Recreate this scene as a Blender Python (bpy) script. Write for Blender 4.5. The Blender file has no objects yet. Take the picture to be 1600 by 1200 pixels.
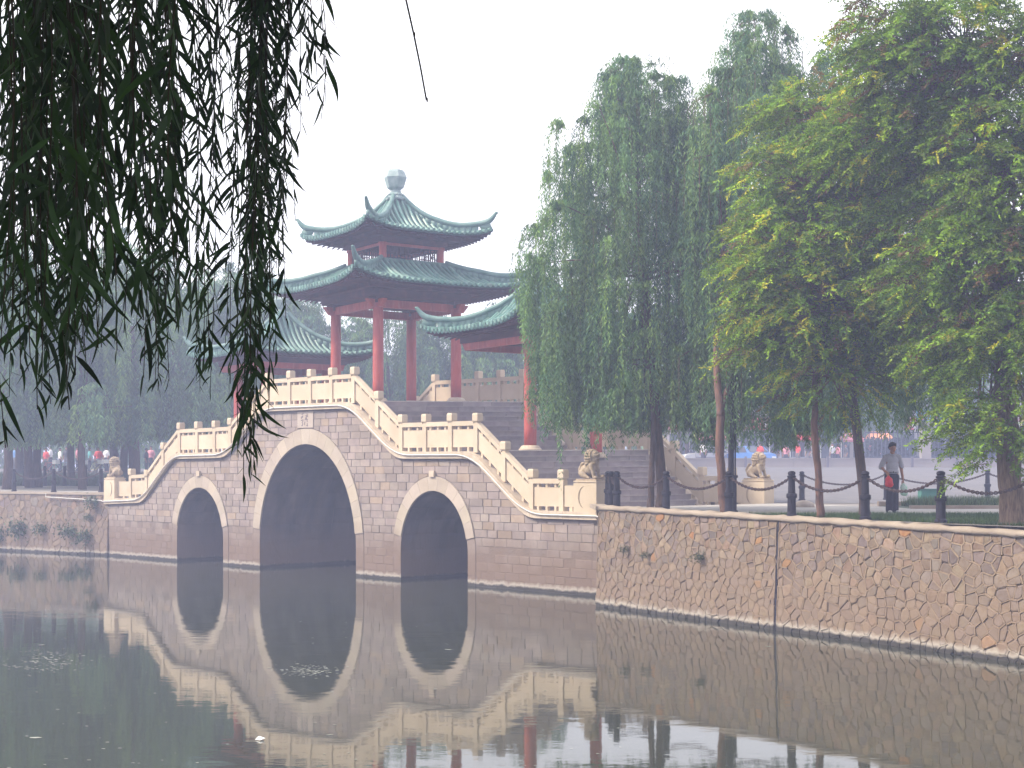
import bpy, bmesh, math, random
import numpy as np
from mathutils import Vector, Matrix

sc = bpy.context.scene
COL = sc.collection
R = math.radians
F = 2250.0          # focal length in pixels of the 1600 px wide photograph
HY = 738.0          # row of the horizon
CZ = 3.4            # eye height over the water

# ------------------------------------------------------------------ camera
cd = bpy.data.cameras.new('camera')
cd.sensor_width = 36.0
cd.lens = 36.0 * F / 1600.0
cd.shift_y = (HY - 600.0) / 1600.0
cd.clip_start = 0.05
cd.clip_end = 3000.0
cam = bpy.data.objects.new('camera', cd)
cam.location = (0, 0, CZ)
cam.rotation_euler = (R(90), 0, 0)
COL.objects.link(cam)
sc.camera = cam

# ------------------------------------------------------------------ light
SUN_EL, SUN_AZ = 44.0, -98.0      # azimuth measured from +Y clockwise: sun to the left, a little behind the camera
sky_dir = Vector((math.sin(R(SUN_AZ)) * math.cos(R(SUN_EL)), math.cos(R(SUN_AZ)) * math.cos(R(SUN_EL)), math.sin(R(SUN_EL))))
world = bpy.data.worlds.new('World')
sc.world = world
world.use_nodes = True
nt = world.node_tree
nt.nodes.clear()
wo = nt.nodes.new('ShaderNodeOutputWorld')
bg = nt.nodes.new('ShaderNodeBackground')
sk = nt.nodes.new('ShaderNodeTexSky')
sk.sky_type = 'NISHITA'
sk.sun_disc = False
sk.sun_elevation = R(SUN_EL)
sk.sun_rotation = R(SUN_AZ)
sk.air_density = 1.6
sk.dust_density = 6.0
sk.ozone_density = 1.0
hs = nt.nodes.new('ShaderNodeHueSaturation')       # hazy, milky sky
hs.inputs['Saturation'].default_value = 0.30
hs.inputs['Value'].default_value = 1.0
mx = nt.nodes.new('ShaderNodeMix')
mx.data_type = 'RGBA'
mx.inputs[0].default_value = 0.6
mx.inputs[7].default_value = (13.2, 13.0, 13.3, 1)    # even veil of bright mist over the sky
nt.links.new(sk.outputs[0], hs.inputs['Color'])
nt.links.new(hs.outputs[0], mx.inputs[6])
nt.links.new(mx.outputs[2], bg.inputs['Color'])
bg.inputs['Strength'].default_value = 0.13
nt.links.new(bg.outputs[0], wo.inputs['Surface'])

sl = bpy.data.lights.new('sun', 'SUN')
sl.energy = 3.7
sl.angle = R(6)
sl.color = (1.0, 0.89, 0.70)
sun = bpy.data.objects.new('sun', sl)
sun.rotation_euler = (-sky_dir).to_track_quat('-Z', 'Y').to_euler()
sun.location = (-30, -20, 40)
COL.objects.link(sun)

sc.view_settings.view_transform = 'Standard'
sc.view_settings.look = 'None'
sc.view_settings.gamma = 1.0
sc.view_settings.exposure = 0.66
sc.view_settings.use_curve_mapping = False
sc.cycles.max_bounces = 7
sc.cycles.diffuse_bounces = 3
sc.cycles.glossy_bounces = 3
sc.cycles.transmission_bounces = 3
sc.cycles.volume_bounces = 1
sc.cycles.caustics_reflective = False
sc.cycles.caustics_refractive = False
sc.cycles.use_adaptive_sampling = True
sc.cycles.adaptive_threshold = 0.02
sc.cycles.use_denoising = True

rng = np.random.default_rng(7)
random.seed(7)

# ------------------------------------------------------------------ materials
def mat(name, c1, c2=None, scale=1.5, rough=0.85, bump=0.0, bscale=25.0, rand=0.0, attr=False, metal=0.0,
        detail=4.0, stain_shade=None, spec=0.4, trans=None, c3=None, scale3=9.0, amt3=0.5, stretch=None):
    m = bpy.data.materials.new(name)
    m.use_nodes = True
    n, l = m.node_tree.nodes, m.node_tree.links
    n.clear()
    out = n.new('ShaderNodeOutputMaterial')
    b = n.new('ShaderNodeBsdfPrincipled')
    b.inputs['Roughness'].default_value = rough
    b.inputs['Metallic'].default_value = metal
    b.inputs['Specular IOR Level'].default_value = spec
    geo = n.new('ShaderNodeNewGeometry')
    pos = geo.outputs['Position']
    if stretch:
        mp = n.new('ShaderNodeMapping'); mp.inputs['Scale'].default_value = stretch
        l.new(pos, mp.inputs['Vector']); pos = mp.outputs[0]
    rgb = n.new('ShaderNodeRGB'); rgb.outputs[0].default_value = (*c1, 1)
    cur = rgb.outputs[0]
    def mixc(a, bcol, fac, kind='MIX'):
        x = n.new('ShaderNodeMix'); x.data_type = 'RGBA'; x.blend_type = kind
        l.new(a, x.inputs[6])
        if isinstance(bcol, tuple): x.inputs[7].default_value = (*bcol, 1)
        else: l.new(bcol, x.inputs[7])
        if isinstance(fac, float): x.inputs[0].default_value = fac
        else: l.new(fac, x.inputs[0])
        return x.outputs[2]
    def noise(s, d=detail, lo=0.35, hi=0.65):
        t = n.new('ShaderNodeTexNoise'); t.inputs['Scale'].default_value = s; t.inputs['Detail'].default_value = d
        l.new(pos, t.inputs['Vector'])
        r = n.new('ShaderNodeMapRange'); r.inputs[1].default_value = lo; r.inputs[2].default_value = hi
        l.new(t.outputs['Fac'], r.inputs[0])
        return r.outputs[0]
    if c2: cur = mixc(cur, c2, noise(scale))
    if c3:
        f = n.new('ShaderNodeMath'); f.operation = 'MULTIPLY'; f.inputs[1].default_value = amt3
        l.new(noise(scale3, 6, 0.5, 0.68), f.inputs[0]); cur = mixc(cur, c3, f.outputs[0])
    if attr:
        a = n.new('ShaderNodeAttribute'); a.attribute_name = 'Col'
        cur = mixc(cur, a.outputs['Color'], 1.0, 'MULTIPLY')
    if rand:
        oi = n.new('ShaderNodeObjectInfo')
        r = n.new('ShaderNodeMapRange'); r.inputs[3].default_value = 1 - rand; r.inputs[4].default_value = 1 + rand
        l.new(oi.outputs['Random'], r.inputs[0])
        h = n.new('ShaderNodeHueSaturation'); l.new(r.outputs[0], h.inputs['Value']); l.new(cur, h.inputs['Color']); cur = h.outputs[0]
    if stain_shade:
        for (z0, z1, col, amount) in stain_shade:       # tide marks and slime left by the water, plus painted undercut shade
            sp = n.new('ShaderNodeSeparateXYZ'); l.new(geo.outputs['Position'], sp.inputs[0])
            t = n.new('ShaderNodeTexNoise'); t.inputs['Scale'].default_value = 1.3 if z1 > .5 else 5.0; t.inputs['Detail'].default_value = 6
            l.new(geo.outputs['Position'], t.inputs['Vector'])
            ma = n.new('ShaderNodeMath'); ma.operation = 'MULTIPLY_ADD'; am = 1.2 if z1 > .5 else 2.4; ma.inputs[1].default_value = (z1 - z0) * am
            l.new(t.outputs['Fac'], ma.inputs[0]); l.new(sp.outputs[2], ma.inputs[2])
            r = n.new('ShaderNodeMapRange'); r.inputs[1].default_value = z0 + (z1 - z0) * am / 2; r.inputs[2].default_value = z1 + (z1 - z0) * am / 2
            r.inputs[3].default_value = amount; r.inputs[4].default_value = 0.0
            l.new(ma.outputs[0], r.inputs[0])
            cur = mixc(cur, col, r.outputs[0])
    l.new(cur, b.inputs['Base Color'])
    if bump:
        t = n.new('ShaderNodeTexNoise'); t.inputs['Scale'].default_value = bscale; t.inputs['Detail'].default_value = 6
        l.new(pos, t.inputs['Vector'])
        bp = n.new('ShaderNodeBump'); bp.inputs['Strength'].default_value = bump; bp.inputs['Distance'].default_value = 0.02
        l.new(t.outputs['Fac'], bp.inputs['Height']); l.new(bp.outputs[0], b.inputs['Normal'])
    if trans:
        tr = n.new('ShaderNodeBsdfTranslucent')
        l.new(mixc(cur, trans[1], 1.0, 'MULTIPLY'), tr.inputs['Color'])
        ms = n.new('ShaderNodeMixShader'); ms.inputs[0].default_value = trans[0]
        l.new(b.outputs[0], ms.inputs[1]); l.new(tr.outputs[0], ms.inputs[2]); l.new(ms.outputs[0], out.inputs['Surface'])
    else:
        l.new(b.outputs[0], out.inputs['Surface'])
    return m

SLIME_AND_SHADE = [(0.7, 1.75, (0.165, 0.112, 0.082), 0.92), (0.13, 0.23, (0.42, 0.38, 0.33), 0.75), (0.07, 0.13, (0.03, 0.026, 0.024), 0.97)]  # brown tide mark, pale scum, then painted shade of the waterline undercut
M = {}
M['block'] = mat('grey ashlar stone', (0.235, 0.188, 0.168), (0.30, 0.243, 0.212), 2.2, 0.9, 0.35, 30, attr=True, stain_shade=SLIME_AND_SHADE, c3=(0.20, 0.17, 0.16), amt3=0.35)
M['joint'] = mat('bridge mortar', (0.15, 0.122, 0.112), (0.20, 0.162, 0.145), 3, 0.95, 0.8, 16, c3=(0.10, 0.075, 0.06), scale3=2.5, amt3=0.6, stain_shade=SLIME_AND_SHADE)
M['ring'] = mat('pale dressed arch stone', (0.37, 0.305, 0.25), (0.43, 0.36, 0.295), 1.5, 0.85, 0.25, 30, attr=True, stain_shade=SLIME_AND_SHADE, c3=(0.38, 0.31, 0.25), amt3=0.4)
M['barrel'] = mat('vault stone', (0.19, 0.155, 0.15), (0.095, 0.08, 0.09), 1.1, 0.9, 0.4, 12, stretch=(1.3, 1.3, .4), attr=True, stain_shade=SLIME_AND_SHADE[:1] + SLIME_AND_SHADE[2:], c3=(0.07, 0.06, 0.07), scale3=0.9, amt3=0.8)
M['cream'] = mat('cream balustrade stone', (0.47, 0.375, 0.27), (0.54, 0.44, 0.325), 1.1, 0.8, 0.15, 40, rand=0.06, c3=(0.42, 0.33, 0.23), scale3=5, amt3=0.25)
M['cornice'] = mat('weathered cornice stone', (0.43, 0.345, 0.26), (0.52, 0.425, 0.325), 2.2, 0.85, 0.25, 30, c3=(0.33, 0.26, 0.20), scale3=7, amt3=0.5)
M['step'] = mat('purple grey step stone', (0.255, 0.215, 0.215), (0.33, 0.28, 0.27), 2.5, 0.9, 0.3, 30, attr=True, rand=0.08)
M['nosing_dim'] = mat('worn step edge', (0.36, 0.31, 0.295), (0.29, 0.25, 0.24), 6, 0.85, 0.2, 40)
M['nosing'] = mat('worn pale step edge', (0.55, 0.50, 0.46), (0.45, 0.40, 0.37), 6, 0.85, 0.2, 40)
M['red'] = mat('faded red lacquer', (0.42, 0.065, 0.040), (0.31, 0.045, 0.035), 1.2, 0.55, 0.1, 20, c3=(0.44, 0.15, 0.12), scale3=4, amt3=0.45, stretch=(3, 3, .7))
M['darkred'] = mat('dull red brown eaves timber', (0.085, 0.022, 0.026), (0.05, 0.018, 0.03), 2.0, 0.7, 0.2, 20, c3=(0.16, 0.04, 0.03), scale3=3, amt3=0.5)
M['tile'] = mat('green glazed tile', (0.085, 0.195, 0.165), (0.15, 0.27, 0.235), 2.4, 0.42, 0.25, 25, rand=0.22, c3=(0.24, 0.31, 0.27), scale3=6, amt3=0.6)
M['tile_bed'] = mat('dark valley tiles', (0.035, 0.085, 0.07), (0.06, 0.12, 0.10), 4, 0.6, 0.3, 25)
M['ridge'] = mat('weathered green ridge tile', (0.075, 0.155, 0.14), (0.14, 0.225, 0.205), 3, 0.5, 0.25, 25)
M['finial'] = mat('pale grey green finial', (0.29, 0.35, 0.35), (0.18, 0.25, 0.25), 5, 0.5, 0.2, 25)
M['rubble'] = mat('rubble stone', (1, 1, 1), (0.80, 0.78, 0.80), 6.0, 0.9, 0.5, 28, attr=True, stain_shade=SLIME_AND_SHADE[:0] + [(0.75, 1.95, (0.205, 0.145, 0.10), 0.62)] + SLIME_AND_SHADE[1:], c3=(0.62, 0.50, 0.40), scale3=10, amt3=0.65)
M['mortar'] = mat('tan pointing mortar', (0.20, 0.145, 0.10), (0.255, 0.19, 0.13), 3, 0.95, 0.5, 40, stain_shade=[(0.75, 1.95, (0.205, 0.145, 0.10), 0.7)] + SLIME_AND_SHADE[1:])
M['bed'] = mat('wall mortar bed', (0.20, 0.145, 0.10), (0.25, 0.185, 0.13), 3, 0.95, 0.6, 30, stain_shade=SLIME_AND_SHADE[1:])
M['coping'] = mat('cement coping', (0.25, 0.20, 0.16), (0.31, 0.255, 0.205), 2, 0.95, 0.6, 18)
M['lion'] = mat('carved lion stone', (0.38, 0.30, 0.21), (0.30, 0.23, 0.165), 6, 0.85, 0.35, 45, c3=(0.17, 0.13, 0.10), scale3=12, amt3=0.5)
M['iron'] = mat('dark painted iron', (0.010, 0.009, 0.018), (0.018, 0.015, 0.024), 8, 0.55, 0.15, 30, spec=0.2)
M['chain'] = mat('rusty dark chain', (0.030, 0.018, 0.022), (0.055, 0.028, 0.026), 20, 0.6)
M['bark'] = mat('brown bark', (0.105, 0.065, 0.050), (0.055, 0.038, 0.034), 7, 0.95, 1.0, 20, stretch=(3, 3, .6))
M['bark_red'] = mat('reddish bark', (0.17, 0.085, 0.06), (0.09, 0.055, 0.045), 7, 0.95, 0.8, 20, stretch=(3, 3, .6))
M['bark_big'] = mat('furrowed pale bark', (0.21, 0.145, 0.105), (0.085, 0.058, 0.045), 9, 0.95, 1.0, 14, stretch=(3.5, 3.5, .5))
M['willow'] = mat('willow leaves', (1, 1, 1), None, rough=0.65, attr=True, spec=0.12, trans=(0.30, (1.0, 1.0, 0.55)))
M['locust'] = mat('locust leaves', (1, 1, 1), None, rough=0.65, attr=True, spec=0.12, trans=(0.32, (1.05, 1.0, 0.5)))
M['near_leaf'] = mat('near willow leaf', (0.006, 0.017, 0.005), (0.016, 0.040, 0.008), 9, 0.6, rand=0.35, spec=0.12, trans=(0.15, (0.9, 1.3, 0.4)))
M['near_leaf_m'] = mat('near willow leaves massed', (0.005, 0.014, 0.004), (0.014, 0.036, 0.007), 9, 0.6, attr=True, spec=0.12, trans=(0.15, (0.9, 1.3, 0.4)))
M['twig'] = mat('dark twig', (0.020, 0.014, 0.008), (0.012, 0.012, 0.006), 20, 0.8, spec=0.1)
M['grass'] = mat('grass', (1, 1, 1), None, rough=0.7, attr=True, trans=(0.25, (1, 1, .5)))
M['lawn'] = mat('lawn soil', (0.030, 0.055, 0.018), (0.055, 0.060, 0.03), 5, 0.95, 0.5, 15)
M['ground'] = mat('dusty ground', (0.16, 0.14, 0.13), (0.20, 0.175, 0.16), 0.4, 0.95, 0.3, 5)
M['plaza'] = mat('grey speckled plaza paving', (0.095, 0.09, 0.098), (0.125, 0.117, 0.122), 1.2, 0.9, 0.3, 8, c3=(0.17, 0.155, 0.15), scale3=3, amt3=0.6)
M['path'] = mat('pale concrete path', (0.27, 0.25, 0.23), (0.33, 0.305, 0.28), 1.5, 0.9, 0.2, 20)
M['kerb'] = mat('brown kerb', (0.26, 0.20, 0.16), (0.32, 0.26, 0.21), 3, 0.9, 0.2, 20)
M['lowwall'] = mat('pale plinth wall', (0.33, 0.29, 0.28), (0.27, 0.24, 0.235), 0.8, 0.9, 0.2, 10)
M['pipe'] = mat('white plastic pipe', (0.62, 0.60, 0.58), (0.50, 0.48, 0.46), 5, 0.45)
M['hoop'] = mat('bleached litter', (0.80, 0.80, 0.78), None, rough=0.5)
M['scum'] = mat('floating scum', (0.22, 0.23, 0.20), (0.26, 0.27, 0.24), 12, 0.8)
M['weed'] = mat('wall weeds', (1, 1, 1), None, rough=0.7, attr=True, trans=(0.2, (1, 1, .5)))
M['rock'] = mat('pale boulder', (0.42, 0.35, 0.29), (0.32, 0.26, 0.22), 3, 0.9, 0.6, 12)

def simple(name, c, rough=0.7, **k):
    return mat(name, c, tuple(min(1, x * 1.18 + 0.004) for x in c), 3.0, rough, **k)

# ------------------------------------------------------------------ object helpers
def empty(name, loc=(0, 0, 0), label=None, cat=None, group=None, rz=0):
    o = bpy.data.objects.new(name, None)
    o.empty_display_size = 0.3
    COL.objects.link(o)
    o.location = loc
    o.rotation_euler = (0, 0, rz)
    return tag(o, label, cat, group)
def tag(o, label=None, cat=None, group=None, kind=None):
    if label: o['label'] = label
    if cat: o['category'] = cat
    if group: o['group'] = group
    if kind: o['kind'] = kind
    return o
def root_loc(p):
    v = Vector((0, 0, 0))
    while p is not None:
        v += p.location; p = p.parent
    return v
def link(name, me, m=None, parent=None, loc=None, rot=None, scl=None):
    o = bpy.data.objects.new(name, me)
    COL.objects.link(o)
    if m is not None and len(me.materials) == 0: me.materials.append(m)
    if parent is not None: o.parent = parent
    if loc is not None: o.location = loc
    if rot is not None: o.rotation_euler = rot
    if scl is not None: o.scale = scl
    return o
class MB:
    def __init__(s): s.v = []; s.f = []; s.c = []; s.cc = (1, 1, 1)
    def add(s, vs, fs):
        k = len(s.v); s.v += [tuple(p) for p in vs]; s.f += [tuple(i + k for i in q) for q in fs]; s.c += [s.cc] * len(vs)
    def box(s, x0, x1, y0, y1, z0, z1):
        s.add([(x0,y0,z0),(x1,y0,z0),(x1,y1,z0),(x0,y1,z0),(x0,y0,z1),(x1,y0,z1),(x1,y1,z1),(x0,y1,z1)],
              [(3,2,1,0),(4,5,6,7),(0,1,5,4),(1,2,6,5),(2,3,7,6),(3,0,4,7)])
    def hexa(s, p): s.add(p, [(3,2,1,0),(4,5,6,7),(0,1,5,4),(1,2,6,5),(2,3,7,6),(3,0,4,7)])
    def tube(s, path, rad, n=8, cap=True, flat=1.0):
        P = [Vector(p) for p in path]; N = len(P)
        rr = rad if hasattr(rad, '__len__') else [rad] * N
        up = None; vs = []
        for i in range(N):
            t = (P[min(i + 1, N - 1)] - P[max(i - 1, 0)])
            t = t.normalized() if t.length > 1e-9 else Vector((0, 0, 1))
            if up is None:
                a = Vector((0, 0, 1)) if abs(t.z) < .9 else Vector((1, 0, 0))
                up = t.cross(a).normalized()
            up = (up - t * up.dot(t)).normalized(); w = t.cross(up)
            for k in range(n):
                a = 2 * math.pi * k / n
                vs.append(P[i] + (up * math.cos(a) + w * math.sin(a) * flat) * rr[i])
        fs = [(i*n+k, i*n+(k+1)%n, (i+1)*n+(k+1)%n, (i+1)*n+k) for i in range(N-1) for k in range(n)]
        if cap: fs += [tuple(range(n-1, -1, -1)), tuple(range((N-1)*n, N*n))]
        s.add(vs, fs)
    def lathe(s, prof, c=(0, 0, 0), n=16, ph=0.0):
        vs = []
        for r, z in prof:
            for k in range(n):
                a = ph + 2 * math.pi * k / n
                vs.append((c[0] + r * math.cos(a), c[1] + r * math.sin(a), c[2] + z))
        L = len(prof)
        fs = [(i*n+k, i*n+(k+1)%n, (i+1)*n+(k+1)%n, (i+1)*n+k) for i in range(L-1) for k in range(n)]
        fs += [tuple(range(n-1, -1, -1)), tuple(range((L-1)*n, L*n))]
        s.add(vs, fs)
    def ball(s, c, r, n=8, m=6):
        r = r if hasattr(r, '__len__') else (r, r, r)
        vs = [(c[0], c[1], c[2] - r[2])]
        for i in range(1, m):
            t = -math.pi / 2 + math.pi * i / m
            for k in range(n):
                a = 2 * math.pi * k / n
                vs.append((c[0] + r[0] * math.cos(t) * math.cos(a), c[1] + r[1] * math.cos(t) * math.sin(a), c[2] + r[2] * math.sin(t)))
        vs.append((c[0], c[1], c[2] + r[2]))
        fs = [(0, 1 + (k + 1) % n, 1 + k) for k in range(n)]
        for i in range(m - 2):
            for k in range(n): fs.append((1+i*n+k, 1+i*n+(k+1)%n, 1+(i+1)*n+(k+1)%n, 1+(i+1)*n+k))
        e = len(vs) - 1; b = 1 + (m - 2) * n
        fs += [(b + k, b + (k + 1) % n, e) for k in range(n)]
        s.add(vs, fs)
    def mesh(s, name, off=(0, 0, 0), smooth=False, col=False):
        me = bpy.data.meshes.new(name)
        o = off
        me.from_pydata([(p[0]-o[0], p[1]-o[1], p[2]-o[2]) for p in s.v], [], s.f)
        if smooth: me.shade_smooth()
        if col:
            a = me.color_attributes.new('Col', 'FLOAT_COLOR', 'POINT')
            a.data.foreach_set('color', np.array([(*c, 1) for c in s.c], dtype=np.float32).ravel())
        return me
    def build(s, name, m, parent=None, smooth=False, col=False, world=True):
        off = root_loc(parent) if (parent is not None and world) else (0, 0, 0)
        return link(name, s.mesh(name, off, smooth, col), m, parent)
def npmesh(name, V, Fq, C=None, smooth=False):
    V = np.asarray(V, dtype=np.float32); Fq = np.asarray(Fq, dtype=np.int32)
    k = Fq.shape[1]
    me = bpy.data.meshes.new(name)
    me.vertices.add(len(V)); me.vertices.foreach_set('co', V.ravel())
    me.loops.add(Fq.size); me.loops.foreach_set('vertex_index', Fq.ravel())
    me.polygons.add(len(Fq)); me.polygons.foreach_set('loop_start', np.arange(0, Fq.size, k, dtype=np.int32))
    me.update(calc_edges=True)
    if C is not None:
        a = me.color_attributes.new('Col', 'FLOAT_COLOR', 'POINT')
        a.data.foreach_set('color', np.concatenate([C, np.ones((len(C), 1))], 1).astype(np.float32).ravel())
    if smooth: me.shade_smooth()
    return me
def blob(name, spec, voxel, m, parent=None, smooth_it=2):
    """One continuous surface fused from rounded masses (spec: list of capsules and ellipsoids)."""
    b = MB()
    for s_ in spec:
        if s_[0] == 'e': b.ball(s_[1], s_[2], 14, 10)
        elif s_[0] == 'c':      # chain of points with radii
            pts = s_[1]; rad = s_[2]; n = 10
            b.tube(pts, rad, n)
            for p, r in zip(pts, rad): b.ball(p, r * 1.0, n, 8)
    me = b.mesh(name + '_src')
    o = bpy.data.objects.new(name, me); COL.objects.link(o)
    md = o.modifiers.new('r', 'REMESH'); md.mode = 'VOXEL'; md.voxel_size = voxel; md.use_smooth_shade = True
    if smooth_it:
        ms = o.modifiers.new('s', 'SMOOTH'); ms.factor = 0.5; ms.iterations = smooth_it
    dg = bpy.context.evaluated_depsgraph_get()
    new = bpy.data.meshes.new_from_object(o.evaluated_get(dg))
    bpy.data.objects.remove(o); bpy.data.meshes.remove(me)
    new.name = name
    new.materials.clear()
    return link(name, new, m, parent)
def copy_tree(o, parent=None):
    c = o.copy(); COL.objects.link(c)
    if parent is not None: c.parent = parent
    for ch in [k for k in KIDS.get(o.name, [])]: copy_tree(ch, c)
    return c
KIDS = {}
def index_kids():
    KIDS.clear()
    for o in bpy.data.objects:
        if o.parent is not None: KIDS.setdefault(o.parent.name, []).append(o)

# ------------------------------------------------------------------ bridge frame
AX, AY = 2.36, 39.4
U = (-0.69546, 0.71857)
N = (0.71857, 0.69546)
W = 8.0
BC = 13.45
SEND = 27.3
def P(s, t, z, tilt=True):
    if tilt and z > 2.35: z = z + 0.030 * (t / W) * 8 * (z - 2.35) / 3.4
    return (AX + U[0] * s + N[0] * t, AY + U[1] * s + N[1] * t, z)
def PX(x, Z, z=None, y=None):
    """photo column -> world x at depth Z (and photo row -> height)"""
    return ((x - 800) / F * Z, Z, z if z is not None else CZ + (HY - y) * Z / F)

WALL = [(2.2, 36.6), (5.84, 30.97), (9.13, 25.67), (13.2, 19.2), (30.0, -8.0)]
LWALL = [(-16.63, 59.0), (-22.3, 62.7), (-60, 86.0), (-400, 297.0)]
def interp(x, xs, ys): return float(np.interp(x, xs, ys))
def gr(x, y):      # height of the right bank
    return 2.42 + max(0.0, min(1.0, (y - 47) / 43.0)) * 1.28
def gl(x, y):      # height of the left bank
    return 2.55 + max(0.0, min(1.0, (y - 64) / 40.0)) * 1.10

# ------------------------------------------------------------------ ground, water
def land(name, xs, ys, xfun, hf, m):
    b = MB(); n = len(xs)
    for y in ys:
        for x in xs:
            X, Y = xfun(x, y); b.v.append((X, Y, hf(X, Y))); b.c.append((1, 1, 1))
    for j in range(len(ys) - 1):
        for i in range(n - 1): b.f.append((j*n+i, j*n+i+1, (j+1)*n+i+1, (j+1)*n+i))
    return b.build(name, m)
XRy = [-8, 19.2, 25.67, 30.97, 36.6, 39.4, 45.0, 60, 100, 400]
XRx = [30, 13.2, 9.13, 5.84, 2.2, 2.36, 8.1, 6.5, 4, 4]
ys = [-8, 0, 10, 19.2, 22, 25.67, 28, 30.97, 34, 36.6, 38, 39.4, 42, 45, 47, 50, 60, 75, 90, 100, 140, 200, 400]
o = land('right_bank_ground', [0, .02, .05, .1, .2, .4, 1], ys,
         lambda a, y: (interp(y, XRy, XRx) + 0.03 + a * (400 - interp(y, XRy, XRx)), y), gr, M['ground']); tag(o, kind='structure')
lx = [-400, -60, -40, -22.3, -16.63, -13.8, -10.88, -9, 4]
lyS = [297, 86, 73.65, 62.7, 59, 61.8, 64.6, 100, 100.01]
o = land('left_bank_ground', lx, [0, .01, .03, .06, .1, .2, .5, 1],
         lambda x, a: (x, interp(x, lx, lyS) + 0.03 + a * (400 - interp(x, lx, lyS))), gl, M['ground']); tag(o, kind='structure')
b = MB(); b.add([(-400, -50, 1.9), (30, -50, 1.9), (24, 1.6, 1.9), (-400, 1.6, 1.9), (24, 1.9, -1), (-400, 1.9, -1)], [(0, 1, 2, 3), (3, 2, 4, 5)])
tag(b.build('near_bank_ground', M['ground']), kind='structure')
# skirts of the canal banks hidden behind the bridge
b = MB()
for pts in ([(8.1, 45.0), (6.5, 60), (4, 100)], [(-10.88, 64.6), (-9, 100), (4, 100)]):
    for (x0, y0), (x1, y1) in zip(pts[:-1], pts[1:]):
        b.add([(x0, y0, -1), (x1, y1, -1), (x1, y1, 3.8 if y1 > 90 else 2.56), (x0, y0, 3.8 if y0 > 90 else 2.45)], [(0, 1, 2, 3)])
tag(b.build('rear_canal_wall', M['bed']), kind='structure')

wm = bpy.data.materials.new('murky canal water'); wm.use_nodes = True
n, l = wm.node_tree.nodes, wm.node_tree.links
b_ = n['Principled BSDF']
b_.inputs['Base Color'].default_value = (0.034, 0.038, 0.027, 1)
b_.inputs['Roughness'].default_value = 0.035
b_.inputs['IOR'].default_value = 1.36
b_.inputs['Specular IOR Level'].default_value = 0.5
geo = n.new('ShaderNodeNewGeometry')
mp = n.new('ShaderNodeMapping'); mp.inputs['Scale'].default_value = (0.55, 1.0, 1)
l.new(geo.outputs['Position'], mp.inputs['Vector'])
t1 = n.new('ShaderNodeTexNoise'); t1.inputs['Scale'].default_value = 3.2; t1.inputs['Detail'].default_value = 3
t2 = n.new('ShaderNodeTexNoise'); t2.inputs['Scale'].default_value = 0.5; t2.inputs['Detail'].default_value = 2
t3 = n.new('ShaderNodeTexNoise'); t3.inputs['Scale'].default_value = 0.12; t3.inputs['Detail'].default_value = 2
for t in (t1, t2, t3): l.new(mp.outputs[0], t.inputs['Vector'])
ad = n.new('ShaderNodeMath'); ad.operation = 'MULTIPLY_ADD'; ad.inputs[1].default_value = 3.0
l.new(t2.outputs['Fac'], ad.inputs[0]); l.new(t1.outputs['Fac'], ad.inputs[2])
rg = n.new('ShaderNodeMapRange'); rg.inputs[1].default_value = 0.35; rg.inputs[2].default_value = 0.62; rg.inputs[3].default_value = 0.012; rg.inputs[4].default_value = 0.05
l.new(t3.outputs['Fac'], rg.inputs[0])
bp = n.new('ShaderNodeBump'); bp.inputs['Distance'].default_value = 0.05
l.new(rg.outputs[0], bp.inputs['Strength']); l.new(ad.outputs[0], bp.inputs['Height']); l.new(bp.outputs[0], b_.inputs['Normal'])
b = MB(); b.add([(-400, 1.2, 0), (40, 1.2, 0), (40, 300, 0), (-400, 300, 0)], [(0, 1, 2, 3)])
tag(b.build('water', wm), kind='structure')
b = MB(); b.add([(-420, -60, -1.2), (420, -60, -1.2), (420, 420, -1.2), (-420, 420, -1.2)], [(0, 1, 2, 3)])
tag(b.build('canal_bed', M['bed']), kind='structure')

# ------------------------------------------------------------------ rubble stones
def clip(poly, nx, ny, d):
    out = []
    for i in range(len(poly)):
        a = poly[i]; c = poly[(i + 1) % len(poly)]
        da = a[0]*nx + a[1]*ny - d; dc = c[0]*nx + c[1]*ny - d
        if da <= 0: out.append(a)
        if (da < 0 < dc) or (dc < 0 < da):
            t = da / (da - dc); out.append((a[0] + t*(c[0]-a[0]), a[1] + t*(c[1]-a[1])))
    return out
def cells(x0, x1, z0, z1, sp, rs, jit=0.45):
    pts = []; row = 0; z = z0 + sp * .4
    while z < z1:
        x = x0 + (sp * .5 if row % 2 else 0)
        while x < x1 + sp * .5:
            pts.append((x + rs.uniform(-jit, jit) * sp, z + rs.uniform(-jit, jit) * sp * .8)); x += sp * rs.uniform(.85, 1.25)
        z += sp * .84; row += 1
    Q = np.array(pts); out = []
    for i, (px, pz) in enumerate(pts):
        d = np.hypot(Q[:, 0] - px, Q[:, 1] - pz)
        poly = [(x0, z0), (x1, z0), (x1, z1), (x0, z1)]
        for j in np.argsort(d)[1:16]:
            if d[j] > sp * 3: break
            nx, nz = Q[j, 0] - px, Q[j, 1] - pz; L = math.hypot(nx, nz)
            if L < 1e-6: continue
            nx /= L; nz /= L
            poly = clip(poly, nx, nz, nx * (px + Q[j, 0]) / 2 + nz * (pz + Q[j, 1]) / 2)
            if len(poly) < 3: break
        if len(poly) >= 3:
            a = 0.5 * abs(sum(poly[k][0]*poly[(k+1) % len(poly)][1] - poly[(k+1) % len(poly)][0]*poly[k][1] for k in range(len(poly))))
            if a > 0.004: out.append(poly)
    return out
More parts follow.
